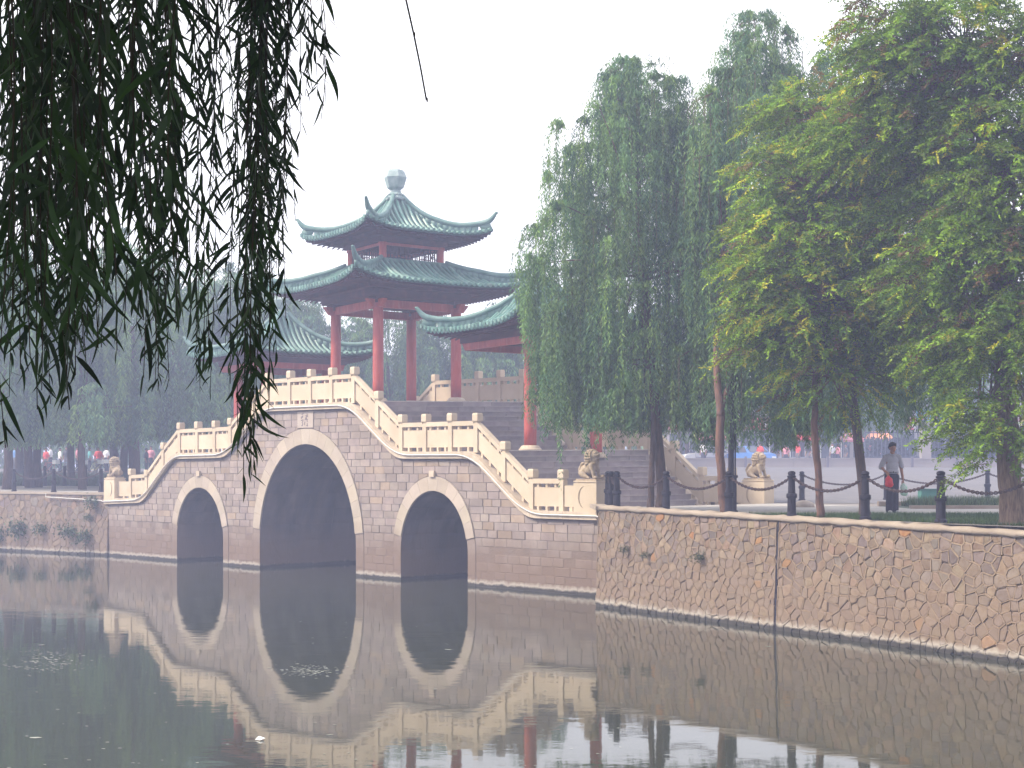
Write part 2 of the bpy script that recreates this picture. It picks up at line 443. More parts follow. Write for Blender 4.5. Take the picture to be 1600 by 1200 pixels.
def inset(poly, dst):
    cx = sum(p[0] for p in poly) / len(poly); cz = sum(p[1] for p in poly) / len(poly); q = []
    for p in poly:
        L = math.hypot(p[0]-cx, p[1]-cz); k = max(.15, 1 - dst / max(L, .01)); q.append((cx + (p[0]-cx)*k, cz + (p[1]-cz)*k))
    return q
def chamfer(poly, k=0.22):
    q = []
    n_ = len(poly)
    for i in range(n_):
        a, p, c = poly[i-1], poly[i], poly[(i+1) % n_]
        q.append((p[0] + (a[0]-p[0])*k, p[1] + (a[1]-p[1])*k)); q.append((p[0] + (c[0]-p[0])*k, p[1] + (c[1]-p[1])*k))
    return q
def stone(b, poly, mapf, d0, d1, shr=0.80):
    """prism with a chamfered, slightly domed face; mapf(a, z, depth) -> world"""
    n_ = len(poly)
    cx = sum(p[0] for p in poly) / n_; cz = sum(p[1] for p in poly) / n_
    vs = [mapf(p[0], p[1], -0.03) for p in poly] + [mapf(p[0], p[1], d0) for p in poly]
    vs += [mapf(cx + (p[0]-cx)*shr, cz + (p[1]-cz)*shr, d1) for p in poly]
    fs = [(k, (k+1) % n_, n_+(k+1) % n_, n_+k) for k in range(n_)] + [(n_+k, n_+(k+1) % n_, 2*n_+(k+1) % n_, 2*n_+k) for k in range(n_)]
    fs.append(tuple(range(2*n_, 3*n_)))
    b.add(vs, fs)
PAL = [(0.30,0.23,0.175),(0.275,0.215,0.18),(0.33,0.245,0.17),(0.26,0.205,0.175),(0.35,0.265,0.185),(0.28,0.225,0.19),(0.24,0.19,0.17),(0.31,0.215,0.15)]
WALLTOP = [2.50, 2.40, 2.30, 2.25, 2.2]
seglen = [0.0]
for (a0, a1) in zip(WALL[:-1], WALL[1:]): seglen.append(seglen[-1] + math.hypot(a1[0]-a0[0], a1[1]-a0[1]))
def wmap(a, z, d):
    k = 0
    while k < len(WALL) - 2 and a > seglen[k + 1]: k += 1
    t = (a - seglen[k]) / (seglen[k+1] - seglen[k])
    x = WALL[k][0] + t*(WALL[k+1][0]-WALL[k][0]); y = WALL[k][1] + t*(WALL[k+1][1]-WALL[k][1])
    dx, dy = WALL[k+1][0]-WALL[k][0], WALL[k+1][1]-WALL[k][1]; L = math.hypot(dx, dy)
    nx, ny = dy / L, -dx / L        # toward the water
    dd = d + (2.4 - z) * 0.04
    return (x + nx*dd, y + ny*dd, z)
def wtop(a): return interp(a, seglen, WALLTOP)
rw = empty('stone_retaining_wall', (*WALL[0], 0), 'long rubble stone embankment wall with raised tan mortar lines on the right bank', 'wall')
def wall_run(root, a0, a1, mapf, topf, sp, seed, nparts, step=0.8, zlo=-0.25, cull=None, dark=1.0):
    rs = random.Random(seed)
    b = MB(); k = a0
    pts = []
    while k < a1 - 1e-6: pts.append(k); k += step
    pts.append(a1)
    for i, a in enumerate(pts):
        for z in (-1.0, 0.06, .6, 1.4, topf(a)): b.v.append(mapf(a, z, -0.012)); b.c.append((1, 1, 1))
    for i in range(len(pts) - 1):
        for j in range(4): b.f.append((i*5+j, (i+1)*5+j, (i+1)*5+j+1, i*5+j+1))
    b.build('mortar_bed', M['bed'], root)
    polys = cells(a0 + .03, a1 - .03, zlo, 2.6, sp, rs)
    keep = []
    for p in polys:
        cx = sum(q[0] for q in p)/len(p); tz = topf(cx) - 0.02
        p = clip(p, 0, 1, tz)
        if len(p) >= 3: keep.append(p)
    rib = MB(); seen = set()
    for p in keep:
        for i in range(len(p)):
            q0, q1 = p[i], p[(i + 1) % len(p)]
            key = tuple(sorted([(round(q0[0], 2), round(q0[1], 2)), (round(q1[0], 2), round(q1[1], 2))]))
            if key in seen or q0[1] + q1[1] < 0.0: continue
            seen.add(key)
            L = math.hypot(q1[0]-q0[0], q1[1]-q0[1])
            if L < .04: continue
            w = 0.019 * rs.uniform(.7, 1.35); nx, nz = -(q1[1]-q0[1])/L*w, (q1[0]-q0[0])/L*w
            h = 0.030 * rs.uniform(.55, 1.1)
            if rs.random() < .16: continue
            vs = [mapf(q0[0]-nx, q0[1]-nz, -.01), mapf(q1[0]-nx, q1[1]-nz, -.01), mapf(q1[0]+nx, q1[1]+nz, -.01), mapf(q0[0]+nx, q0[1]+nz, -.01),
                  mapf(q0[0]-nx*.6, q0[1]-nz*.6, h), mapf(q1[0]-nx*.6, q1[1]-nz*.6, h), mapf(q1[0]+nx*.6, q1[1]+nz*.6, h), mapf(q0[0]+nx*.6, q0[1]+nz*.6, h)]
            rib.add(vs, [(0,1,5,4),(2,3,7,6),(4,5,6,7),(1,2,6,5),(3,0,4,7)])
    tag(rib.build('raised_mortar', M['mortar'], root), kind='stuff')
    items = []
    for p in keep:
        q = chamfer(inset(p, 0.015), .2)
        cx = sum(v[0] for v in q)/len(q); cz = sum(v[1] for v in q)/len(q)
        if cz < -0.1: continue
        items.append((cx, cz, q))
    items.sort(key=lambda t: (cull(t[0], t[1]) if cull else t[0]))
    rest = MB()
    for i, (cx, cz, q) in enumerate(items):
        c = rs.choice(PAL); v = rs.uniform(.82, 1.18) * dark
        if rs.random() < .014: c = (0.46, 0.24, 0.10)
        col = tuple(min(1, x * .68 * v * rs.uniform(.96, 1.04)) for x in c)
        d1 = rs.uniform(.006, .03)
        if i < nparts:
            s = MB(); s.cc = col; stone(s, q, mapf, d1 * .5, d1); s.build('stone', M['rubble'], root, col=True)
        else:
            rest.cc = col; stone(rest, q, mapf, d1 * .5, d1)
    if rest.v: tag(rest.build('stones', M['rubble'], root, col=True), kind='stuff')
    return keep
# joint in the wall stands at photo column 1224
JA = seglen[1] - 0.15
def vis(a, z):
    x, y, _ = wmap(a, z, 0); px = 800 + F * x / y
    return (0 if px < 1640 else 1000) + y
wall_run(rw, 0.0, JA - .02, wmap, wtop, 0.225, 3, 120, cull=vis)
wall_run(rw, JA + .02, 15.5, wmap, wtop, 0.235, 4, 180, cull=vis)
wall_run(rw, 15.5, seglen[-1], wmap, wtop, 0.5, 5, 0, step=2.0)
b = MB()
zz = -0.2
while zz < 2.3:
    h = .12; o0 = random.uniform(-.012, .012)
    b.hexa([wmap(JA-.022+o0, zz, -.05), wmap(JA+.022+o0, zz, -.05), wmap(JA+.022+o0, zz, .012), wmap(JA-.022+o0, zz, .012),
            wmap(JA-.022+o0, zz+h, -.05), wmap(JA+.022+o0, zz+h, -.05), wmap(JA+.022+o0, zz+h, .012), wmap(JA-.022+o0, zz+h, .012)]); zz += h + .002
b.build('expansion_joint', M['iron'], rw)
b = MB(); k = 0.0; idx = 0
while k <= seglen[-1]:
    tz = wtop(k); r = [random.uniform(-.02, .02) for _ in range(4)]
    for d, z in ((-.34, tz-.02), (-.30, tz+.055+r[0]), (-.1, tz+.075+r[1]), (.045+r[2], tz+.05+r[1]), (.07+r[2], tz-.0), (.05, tz-.055+r[3]), (-.02, tz-.06)):
        b.v.append(wmap(k, z, d)); b.c.append((1, 1, 1))
    idx += 1; k += 0.22 if k < 17 else 2
for i in range(idx - 1):
    for j in range(6): b.f.append((i*7+j, i*7+j+1, (i+1)*7+j+1, (i+1)*7+j))
b.build('coping', M['coping'], rw, smooth=True)
# short return of the wall toward the bridge
b = MB(); b.add([(2.2,36.6,-1),(2.36,39.45,-1),(2.36,39.45,2.5),(2.2,36.6,2.5)], [(0,1,2,3)]); b.build('return_face', M['bed'], rw)
b = MB(); b.box(2.12, 2.5, 36.5, 39.3, 2.44, 2.54); b.build('return_coping', M['coping'], rw)

lw = empty('stone_retaining_wall', (-22.3, 62.7, 0), 'far rubble stone embankment wall left of the bridge with weeds growing on it', 'wall')
ll = [0.0]
for (a0, a1) in zip(LWALL[:-1], LWALL[1:]): ll.append(ll[-1] + math.hypot(a1[0]-a0[0], a1[1]-a0[1]))
def lmap(a, z, d):
    k = 0
    while k < len(LWALL) - 2 and a > ll[k + 1]: k += 1
    t = (a - ll[k]) / (ll[k+1] - ll[k])
    dx, dy = LWALL[k+1][0]-LWALL[k][0], LWALL[k+1][1]-LWALL[k][1]; L = math.hypot(dx, dy)
    dd = d + (2.4 - z) * 0.05
    return (LWALL[k][0] + t*dx - dy/L*dd, LWALL[k][1] + t*dy + dx/L*dd, z)
wall_run(lw, -.2, 14.0, lmap, lambda a: 2.50, 0.33, 9, 0, dark=1.05)
b = MB(); b.add([lmap(-.2, -1, -.012), lmap(-.2, 2.5, -.012), lmap(-.2, 2.5, -.6), lmap(-.2, -1, -.6)], [(0, 1, 2, 3)]); b.build('end_face', M['joint'], lw)
wall_run(lw, 14.0, 60.0, lmap, lambda a: 2.50, 0.9, 10, 0, step=3)
b = MB(); k = 0.0; idx = 0
while k <= 60:
    r = random.uniform(-.015, .015)
    for d, z in ((-.35, 2.5), (-.3, 2.57+r), (.05, 2.57+r), (.06, 2.47), (-.02, 2.46)):
        b.v.append(lmap(k, z, d)); b.c.append((1, 1, 1))
    idx += 1; k += .5
for i in range(idx - 1):
    for j in range(4): b.f.append((i*5+j, i*5+j+1, (i+1)*5+j+1, (i+1)*5+j))
b.build('coping', M['coping'], lw)
# ------------------------------------------------------------------ the bridge
PROF = [(-0.02,2.31),(2.68,2.31),(5.0,4.03),(8.55,4.05),(10.95,5.72),(15.85,5.76),(18.35,4.15),(21.95,4.13),(24.25,2.42),(SEND,2.31)]
PS = [p[0] for p in PROF]; PZ = [p[1] for p in PROF]
def raw(s): return interp(s, PS, PZ)
def prof(s, w=0.30):      # rounded corners
    return sum(raw(s + w * k / 3) for k in range(-3, 4)) / 7
ARCH = [(6.86, 1.57, .93, .45), (13.48, 2.76, .92, .53), (20.2, 1.60, .93, .45)]
RISE = {6.86: 1.90, 13.48: 3.44, 20.2: 1.90}     # height of each half-elliptical arch
ZRING = 1.38          # below this the rings are plastered over   # centre, radius, springing, ring width
def zin(s):
    for c, r, h, w in ARCH:
        if abs(s - c) < r - 1e-6: return h + RISE[c] * math.sqrt(max(0, 1 - ((s - c) / r)**2))
    return None
br = empty('stone_arch_bridge', P(BC, 4, 0, False), 'three-arched stone footbridge with stepped cream balustrades crossing the canal', 'bridge')
# sample stations
st = set([-0.0, SEND])
for c, r, h, w in ARCH:
    for k in range(0, 33): st.add(round(c + r * math.cos(math.pi * k / 32), 4))
k = 0.0
while k < SEND: st.add(round(k, 3)); k += 0.35
st = sorted(st)
def face(t, name, parent):
    b = MB()
    for a, c in zip(st[:-1], st[1:]):
        m_ = (a + c) / 2
        za = zc = -1.0
        if zin(m_) is not None:
            za = zin(a) or [h for (cc, r, h, w) in ARCH if abs(abs(a-cc)-r) < .01][0]
            zc = zin(c) or [h for (cc, r, h, w) in ARCH if abs(abs(c-cc)-r) < .01][0]
        b.add([P(a,t,za,False), P(c,t,zc,False), P(c,t,prof(c)-.1), P(a,t,prof(a)-.1)], [(0,1,2,3)])
    return b.build(name, M['joint'], parent)
fw = face(0.0, 'face_wall', br)
face(W, 'rear_face_wall', br)
for c, r, h, w in ARCH:      # vaults, laid in courses
    b = MB(); rs = random.Random(int(c))
    pts = [(c - r, -1.0), (c - r, -.1)] + [(c - r, h * k / 4) for k in range(1, 4)]
    nn = 18 if r > 2 else 12
    pts += [(c - r * math.cos(math.pi * k / nn), h + RISE[c] * math.sin(math.pi * k / nn)) for k in range(nn + 1)]
    pts += [(c + r, h * k / 4) for k in range(3, 0, -1)] + [(c + r, -.1), (c + r, -1.0)]
    for (a0, z0), (a1, z1) in zip(pts[:-1], pts[1:]):
        t = 0.0
        while t < W - .01:
            t2 = min(W, t + rs.uniform(.5, 1.1)); v = rs.uniform(.8, 1.15); b.cc = (v, v, v)
            d = rs.uniform(0, .012)
            mx_, mz_ = (c - (a0+a1)/2), (h - (z0+z1)/2 if z0 > h else 0); L = math.hypot(mx_, mz_) or 1
            ox, oz = mx_/L*d, mz_/L*d; g = .006
            b.add([P(a0+ox,t+g,z0+oz,False), P(a1+ox,t+g,z1+oz,False), P(a1+ox,t2-g,z1+oz,False), P(a0+ox,t2-g,z0+oz,False)], [(3,2,1,0)])
            t = t2
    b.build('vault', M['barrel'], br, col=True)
    # back sheet so that no light leaks between courses
    b = MB()
    for (a0, z0), (a1, z1) in zip(pts[:-1], pts[1:]):
        b.add([P(a0 - (.02 if a0 < c else -.02),.0,z0+.02,False), P(a1 - (.02 if a1 < c else -.02),0,z1+.02,False), P(a1- (.02 if a1 < c else -.02),W,z1+.02,False), P(a0- (.02 if a0 < c else -.02),W,z0+.02,False)], [(0,1,2,3)])
    b.build('vault_joint', M['joint'], br)
# arch rings
for c, r, h, w in ARCH:
    ring = empty('arch_ring', (0, 0, 0)); ring.parent = br; ring.location = (0, 0, 0)
    nn = 19 if r > 2 else 11
    bb = RISE[c]; t0 = math.asin((ZRING - h) / bb)
    def epts(a, o):      # point of the intrados moved outward by o
        nx, nz = math.cos(a) / r, math.sin(a) / bb; L = math.hypot(nx, nz); return (c + r * math.cos(a) + nx / L * o, h + bb * math.sin(a) + nz / L * o)
    segs = []
    for i in range(nn):
        a0, a1 = t0 + (math.pi - 2 * t0) * i / nn, t0 + (math.pi - 2 * t0) * (i + 1) / nn
        poly = [epts(a0 + (a1 - a0) * q / 4, 0) for q in range(5)]
        wf = lambda a: w * (.80 + .20 * max(0, math.sin(a)) ** 2)
        poly += [epts(a0 + (a1 - a0) * q / 4, wf(a0 + (a1 - a0) * q / 4)) for q in range(4, -1, -1)]
        segs.append(poly)
    nv = len(segs)
    for sg in (0, 1):        # plastered foot of the ring
        aa = [t0 * q / 3 for q in range(4)]
        for a0, a1 in zip(aa[:-1], aa[1:]):
            f0, f1 = (a0, a1) if sg == 0 else (math.pi - a0, math.pi - a1)
            segs.append([epts(f0, 0), epts(f1, 0), epts(f1, w * .78), epts(f0, w * .78)])
        sx = 1 if sg == 0 else -1
        for z0_, z1_ in ((-.3, .3), (.31, h)): segs.append([(c + sx * r, z0_), (c + sx * (r + w * .78), z0_), (c + sx * (r + w * .78), z1_), (c + sx * r, z1_)])
    for pi_, poly in enumerate(segs):
        dpt = -.045 if pi_ < nv else -.014
        b = MB(); v = random.uniform(.9, 1.08); b.cc = (v, v * random.uniform(.98, 1.01), v * random.uniform(.95, 1.0))
        n_ = len(poly); cx = sum(p[0] for p in poly)/n_; cz = sum(p[1] for p in poly)/n_
        q = [(cx + (p[0]-cx)*.985, cz + (p[1]-cz)*.985) for p in poly]
        vs = [P(p[0], .30, p[1], False) for p in q] + [P(p[0], dpt, p[1], False) for p in q]
        b.add(vs, [(k, (k+1) % n_, n_+(k+1) % n_, n_+k) for k in range(n_)] + [tuple(range(n_, 2*n_))])
        b.build('voussoir', M['ring'] if pi_ < nv else M['block'], ring, col=True)
# inscribed stone and small projecting keystones
zk = ARCH[1][2] + RISE[ARCH[1][0]] + ARCH[1][3]
b = MB(); b.cc = (.98, .98, 1.04)
b.hexa([P(13.05,.1,zk+.03,False),P(13.95,.1,zk+.03,False),P(13.95,-.03,zk+.03,False),P(13.05,-.03,zk+.03,False),
        P(13.05,.1,5.47,False),P(13.95,.1,5.47,False),P(13.95,-.03,5.47,False),P(13.05,-.03,5.47,False)])
pl = b.build('inscribed_stone', M['ring'], br, col=True)
b = MB()
def stroke(x0, z0, x1, z1, w=.014):      # x to the right in the photograph = -s
    s0, s1 = 13.50 - x0, 13.50 - x1; zz0, zz1 = zk + .08 + z0, zk + .08 + z1
    L = math.hypot(s1-s0, zz1-zz0) or 1; nx, nz = -(zz1-zz0)/L*w, (s1-s0)/L*w
    b.hexa([P(s0-nx,-.026,zz0-nz,False),P(s1-nx,-.026,zz1-nz,False),P(s1-nx,-.036,zz1-nz,False),P(s0-nx,-.036,zz0-nz,False),
            P(s0+nx,-.026,zz0+nz,False),P(s1+nx,-.026,zz1+nz,False),P(s1+nx,-.036,zz1+nz,False),P(s0+nx,-.036,zz0+nz,False)])
for q in ((-.20,.40,-.10,.44),(-.24,.31,-.12,.36),(-.22,.27,-.12,.33),(-.24,.20,-.09,.22),(-.18,.12,-.12,.18),(-.17,.02,-.13,.11),(-.21,.03,-.16,.02),
          (.10,.44,.13,.32),(.02,.36,.16,.34),(.08,.33,-.02,.20),(.07,.28,.13,.14),(-.01,.16,-.03,.04),(.04,.24,.16,.22),(.12,.10,.14,.0),(.07,.02,.14,.01)): stroke(*q)
b.build('carved_characters', simple('carved grey paint', (0.13, 0.10, 0.11)), pl)
for c in (ARCH[0], ARCH[2]):
    z0 = RISE[c[0]] + c[2] + c[3]; b = MB()
    b.hexa([P(c[0]-.11,.1,z0-.02,False),P(c[0]+.11,.1,z0-.02,False),P(c[0]+.11,-.1,z0-.02,False),P(c[0]-.11,-.1,z0-.02,False),
            P(c[0]-.11,.1,z0+.17,False),P(c[0]+.11,.1,z0+.17,False),P(c[0]+.11,-.1,z0+.17,False),P(c[0]-.11,-.1,z0+.17,False)])
    b.build('keystone', M['cornice'], br)
# ashlar blocks of the spandrels
rs = random.Random(11)
def bmap(a, z, d): return P(a, -d, z, False)
items = []
z = -.22; row = 0
while z < 5.6:
    hh = rs.uniform(.215, .265)
    s = -.02 - rs.uniform(0, .4)
    while s < SEND:
        ln = rs.uniform(.36, .66); cut = [(max(s, 0.0), z), (min(s + ln, SEND), z), (min(s + ln, SEND), z + hh), (max(s, 0.0), z + hh)]
        s0 = s; s += ln
        if cut[1][0] - cut[0][0] < .12: continue
        mc = (s0 + ln/2, z + hh/2)
        # under the cornice: cut with the tangent line of the profile
        a, c = cut[0][0], cut[1][0]; za, zc = min(prof(a) - .30, raw(a) - .27), min(prof(c) - .30, raw(c) - .27)
        dx, dz = c - a, zc - za; L = math.hypot(dx, dz); nx, nz = -dz / L, dx / L
        poly = clip(cut, nx, nz, nx * a + nz * za)
        if len(poly) >= 3 and 12.98 < mc[0] + ln/2 and mc[0] - ln/2 < 14.02 and z + hh > zk - .1:
            poly = clip(poly, 1, 0, 13.03) if mc[0] < 13.5 else clip(poly, -1, 0, -13.97)
        for c_, r, h, w in ARCH:
            if len(poly) < 3: break
            pcx = sum(p[0] for p in poly)/len(poly); pcz = sum(p[1] for p in poly)/len(poly)
            if abs(pcx - c_) > r + w + 1 or pcz > h + RISE[c_] + w + .5: continue
            if pcz <= h:
                poly = clip(poly, 1, 0, c_ - r - w * .78 - .02) if pcx < c_ else clip(poly, -1, 0, -(c_ + r + w * .78 + .02))
            else:
                best = min((k * math.pi / 90 for k in range(91)), key=lambda a: (c_ + r*math.cos(a) - pcx)**2 + (h + RISE[c_]*math.sin(a) - pcz)**2)
                nx, nz = math.cos(best) / r, math.sin(best) / RISE[c_]; L = math.hypot(nx, nz); nx /= L; nz /= L
                ex, ez = c_ + r*math.cos(best), h + RISE[c_]*math.sin(best)
                o = w * (.80 + .20 * math.sin(best) ** 2) + .015 if ez > ZRING else w * .78 + .02
                if (pcx - ex)*nx + (pcz - ez)*nz < -.0: poly = [] ; break
                poly = clip(poly, -nx, -nz, -(nx * (ex + nx*o) + nz * (ez + nz*o)))
        if len(poly) < 3: continue
        ar = 0.5 * abs(sum(poly[q][0]*poly[(q+1) % len(poly)][1] - poly[(q+1) % len(poly)][0]*poly[q][1] for q in range(len(poly))))
        if ar < .012: continue
        items.append((mc[0], mc[1], inset(poly, .012), ar))
    z += hh; row += 1
lowb = [it for it in items if it[1] < 1.42 and rs.random() < .75]; items = [it for it in items if it[1] >= 1.42]; vis_ = list(items)
vis_.sort(key=lambda t: -t[3] / (39 + t[0] * .72) ** 2)
first = set(id(t) for t in vis_[:300])
rest = MB(); low = MB()
for it in lowb:
    v = rs.uniform(.85, 1.12); low.cc = (v, v, v); stone(low, it[2], bmap, .003, rs.uniform(.004, .012), .9)
tag(low.build('lower_blocks', M['block'], fw, col=True), kind='stuff')
for it in items:
    v = rs.uniform(.86, 1.13); c = (v * rs.uniform(.98, 1.03), v, v * rs.uniform(.96, 1.05)); d1 = rs.uniform(.008, .030)
    if rs.random() < .07: c = (v * 1.10, v * 1.03, v * .90)
    if id(it) in first:
        b = MB(); b.cc = c; stone(b, it[2], bmap, d1 * .6, d1, .93); b.build('block', M['block'], fw, col=True)
    else:
        tgt = rest
        if tgt is low: v = rs.uniform(.95, 1.05); c = (v, v, v); d1 = .008
        tgt.cc = c; stone(tgt, it[2], bmap, d1 * .6, d1, .93)
tag(rest.build('upper_blocks', M['block'], fw, col=True), kind='stuff')
# right end wall facing down the bank
b = MB(); b.hexa([P(-.02,0,-1,False),P(.3,0,-1,False),P(.3,W,-1,False),P(-.02,W,-1,False),P(-.02,0,2.1,False),P(.3,0,2.1,False),P(.3,W,2.1,False),P(-.02,W,2.1,False)])
b.build('end_wall', M['joint'], br)

# cornice, cut in long stones along both sides
def sweep(tn, tf, z0, z1, smp, name, m, parent, gap=0.0):
    b = MB()
    for a, c in zip(smp[:-1], smp[1:]):
        a2, c2 = a + gap, c - gap
        b.hexa([P(a2,tn,prof(a2)+z0),P(c2,tn,prof(c2)+z0),P(c2,tf,prof(c2)+z0),P(a2,tf,prof(a2)+z0),
                P(a2,tn,prof(a2)+z1),P(c2,tn,prof(c2)+z1),P(c2,tf,prof(c2)+z1),P(a2,tf,prof(a2)+z1)])
    return b.build(name, m, parent)
def frange(a, c, n_): return [a + (c - a) * k / n_ for k in range(n_ + 1)]
s = -.06
while s < SEND:
    e = min(SEND, s + 1.3)
    sweep(-.13, .42, -.215, 0, frange(s + .004, e - .004, 6), 'cornice_stone', M['cornice'], br)
    s = e
sweep(W - .42, W + .13, -.215, 0, frange(-.06, SEND, 80), 'rear_cornice', M['cornice'], br)
tagp = MB(); pp = [P(s_, -.165, prof(s_, .6) - .105) for s_ in frange(-.1, SEND, 130)]
pp = [(AX - .02, AY - .5, 2.22), (AX + .12, AY - .3, 2.42), (AX + .1, AY - .35, 2.12)] + pp
x_, y_ = lmap(2.0, 0, .12)[:2]; pp += [lmap(0.2 - 2.3 * 0, 2.25, .1), lmap(3.6, 2.36, .12), lmap(3.6, 2.50, .12)]
tagp.tube(pp, .021, 6)
o = tagp.build('conduit_pipe', M['pipe'], None, smooth=True); tag(o, 'thin white plastic pipe running along the edge of the bridge below its balustrade', 'pipe')

# balustrades
def slab(parent, name, m, sa, sb, za0, za1, zb0, zb1, t0, t1):
    b = MB(); b.hexa([P(sa,t0,za0),P(sb,t0,zb0),P(sb,t1,zb0),P(sa,t1,za0),P(sa,t0,za1),P(sb,t0,zb1),P(sb,t1,zb1),P(sa,t1,za1)])
    return b.build(name, m, parent)
POSTS = [1.45, 2.65, 3.8, 5.0, 6.15, 7.35, 8.5, 9.7, 10.95, 12.15, 13.35, 14.55, 15.85, 17.05, 18.25, 19.3, 20.5, 21.75, 22.95, 24.2, 25.45]
def balustrade(t, outer, label):
    bl = empty('balustrade', (0, 0, 0), None); bl.parent = br
    tag(bl, label)
    ta, tb = t - .09, t + .09
    for s in POSTS:
        b = MB(); z = prof(s, .12) - .02
        if s in (2.65, 24.2): z = 2.31
        b.hexa([P(s-.088,ta,z),P(s+.088,ta,z),P(s+.088,tb,z),P(s-.088,tb,z),P(s-.088,ta,z+.88),P(s+.088,ta,z+.88),P(s+.088,tb,z+.88),P(s-.088,tb,z+.88)])
        b.hexa([P(s-.075,ta+.02,z+.88),P(s+.075,ta+.02,z+.88),P(s+.075,tb-.02,z+.88),P(s-.075,tb-.02,z+.88),P(s-.075,ta+.02,z+.93),P(s+.075,ta+.02,z+.93),P(s+.075,tb-.02,z+.93),P(s-.075,tb-.02,z+.93)])
        q = .114; lv = [(q*.88, .93), (q, .96), (q, 1.14), (q*.85, 1.19)]
        for (q0, h0), (q1, h1) in zip(lv[:-1], lv[1:]):
            b.hexa([P(s-q0,t-q0,z+h0),P(s+q0,t-q0,z+h0),P(s+q0,t+q0,z+h0),P(s-q0,t+q0,z+h0),P(s-q1,t-q1,z+h1),P(s+q1,t-q1,z+h1),P(s+q1,t+q1,z+h1),P(s-q1,t+q1,z+h1)])
        b.build('post', M['cream'], bl)
    for i, (a, c) in enumerate(zip(POSTS[:-1], POSTS[1:])):
        a2, c2 = a + .090, c - .090
        za, zc = raw(a2), raw(c2)
        if a in (5.0, 8.5, 15.85): pass
        slab(bl, 'rail', M['cream'], a2, c2, za+.77, za+.91, zc+.77, zc+.91, t-.09, t+.09)
        slab(bl, 'panel', M['cream'], a2, c2, za+.125, za+.665, zc+.125, zc+.665, t-.05, t+.05)
        b = MB()
        for f in (.16, .5, .84) if (i % 2 == 0) else (.28, .72):
            s = a2 + (c2 - a2) * f; dz = (zc - za) * .04 / (c2 - a2)
            for h0, h1 in ((-.01, .125), (.665, .77)):
                z = za + (zc - za) * f
                b.hexa([P(s-.04,t-.055,z+h0-dz),P(s+.04,t-.055,z+h0+dz),P(s+.04,t+.055,z+h0+dz),P(s-.04,t+.055,z+h0-dz),P(s-.04,t-.055,z+h1-dz),P(s+.04,t-.055,z+h1+dz),P(s+.04,t+.055,z+h1+dz),P(s-.04,t+.055,z+h1-dz)])
        tag(b.build('spacer_blocks', M['cream'], bl), kind='stuff')
    for sa, sb in ((.86, 1.338), (25.562, 26.45)):
        slab(bl, 'wing_panel', M['cream'], sa, sb, 2.31+.125, 2.31+.72, 2.31+.125, 2.31+.72, t-.06, t+.06)
        b = MB(); s = (sa + sb) / 2
        b.hexa([P(s-.06,t-.05,2.30),P(s+.06,t-.05,2.30),P(s+.06,t+.05,2.30),P(s-.06,t+.05,2.30),P(s-.06,t-.05,2.435),P(s+.06,t-.05,2.435),P(s+.06,t+.05,2.435),P(s-.06,t+.05,2.435)])
        tag(b.build('spacer_blocks', M['cream'], bl), kind='stuff')
    return bl
balustrade(0.12, -1, 'near side balustrade of the bridge facing the water'); balustrade(W - .12, 1, 'far side balustrade of the bridge')

# deck and stairs
def deck(s0, s1, z, name, m, edge=0):
    rs = random.Random(int(s0 * 10)); b = MB()
    t = .32
    while t < W - .4:
        t2 = min(W - .32, t + rs.uniform(.7, 1.3)); v = rs.uniform(.85, 1.12); b.cc = (v, v, v)
        b.hexa([P(s0,t+.004,z-.3),P(s1,t+.004,z-.3),P(s1,t2-.004,z-.3),P(s0,t2-.004,z-.3),P(s0,t+.004,z),P(s1,t+.004,z),P(s1,t2-.004,z),P(s0,t2-.004,z)])
        t = t2
    return b.build(name, m, br, col=True)
deck(5.0, 8.55, 4.05, 'landing', M['step']); deck(10.95, 15.85, 5.74, 'deck', M['step']); deck(18.35, 21.95, 4.15, 'landing', M['step'])
deck(-.02, 2.7, 2.33, 'landing', M['step']); deck(24.2, SEND, 2.33, 'landing', M['step'])
def flight(sa, za, sb, zb, n_):
    up = 1 if zb > za else -1
    fl = empty('stair_flight', (0, 0, 0)); fl.parent = br
    rs = random.Random(int(sa * 7))
    for i in range(n_):
        if up > 0: s0, s1, zt = sa + (sb-sa)*i/n_, sa + (sb-sa)*(i+1)/n_ + .05, za + (zb-za)*(i+1)/n_
        else: s0, s1, zt = sa + (sb-sa)*i/n_ - .05, sa + (sb-sa)*(i+1)/n_, za + (zb-za)*i/n_
        zb_ = zt - abs(zb - za)/n_ - .12
        if (up > 0 and i == n_ - 1) or (up < 0 and i == 0): zt -= .002
        b = MB(); t = .32
        while t < W - .4:
            t2 = min(W - .32, t + rs.uniform(.8, 1.7)); v = rs.uniform(.78, 1.15); b.cc = (v, v * rs.uniform(.97, 1.02), v)
            if W - .32 - t2 < .3: t2 = W - .32
            j = rs.uniform(-.006, .006)
            b.hexa([P(s0+j,t+.005,zb_),P(s1,t+.005,zb_),P(s1,t2-.005,zb_),P(s0+j,t2-.005,zb_),P(s0+j,t+.005,zt),P(s1,t+.005,zt),P(s1,t2-.005,zt),P(s0+j,t2-.005,zt)])
            t = t2
        st_ = b.build('step', M['step'], fl, col=True)
        e = s0 if up > 0 else s1; b = MB()
        b.hexa([P(e-.03*up,.325,zt-.022),P(e+.07*up,.325,zt-.022),P(e+.07*up,W-.325,zt-.022),P(e-.03*up,W-.325,zt-.022),P(e-.03*up,.325,zt+.006),P(e+.07*up,.325,zt+.006),P(e+.07*up,W-.325,zt+.006),P(e-.03*up,W-.325,zt+.006)])
        b.build('step_edge', M['nosing'] if (i == n_ - 1 if up > 0 else i == 0) else M['nosing_dim'], st_)
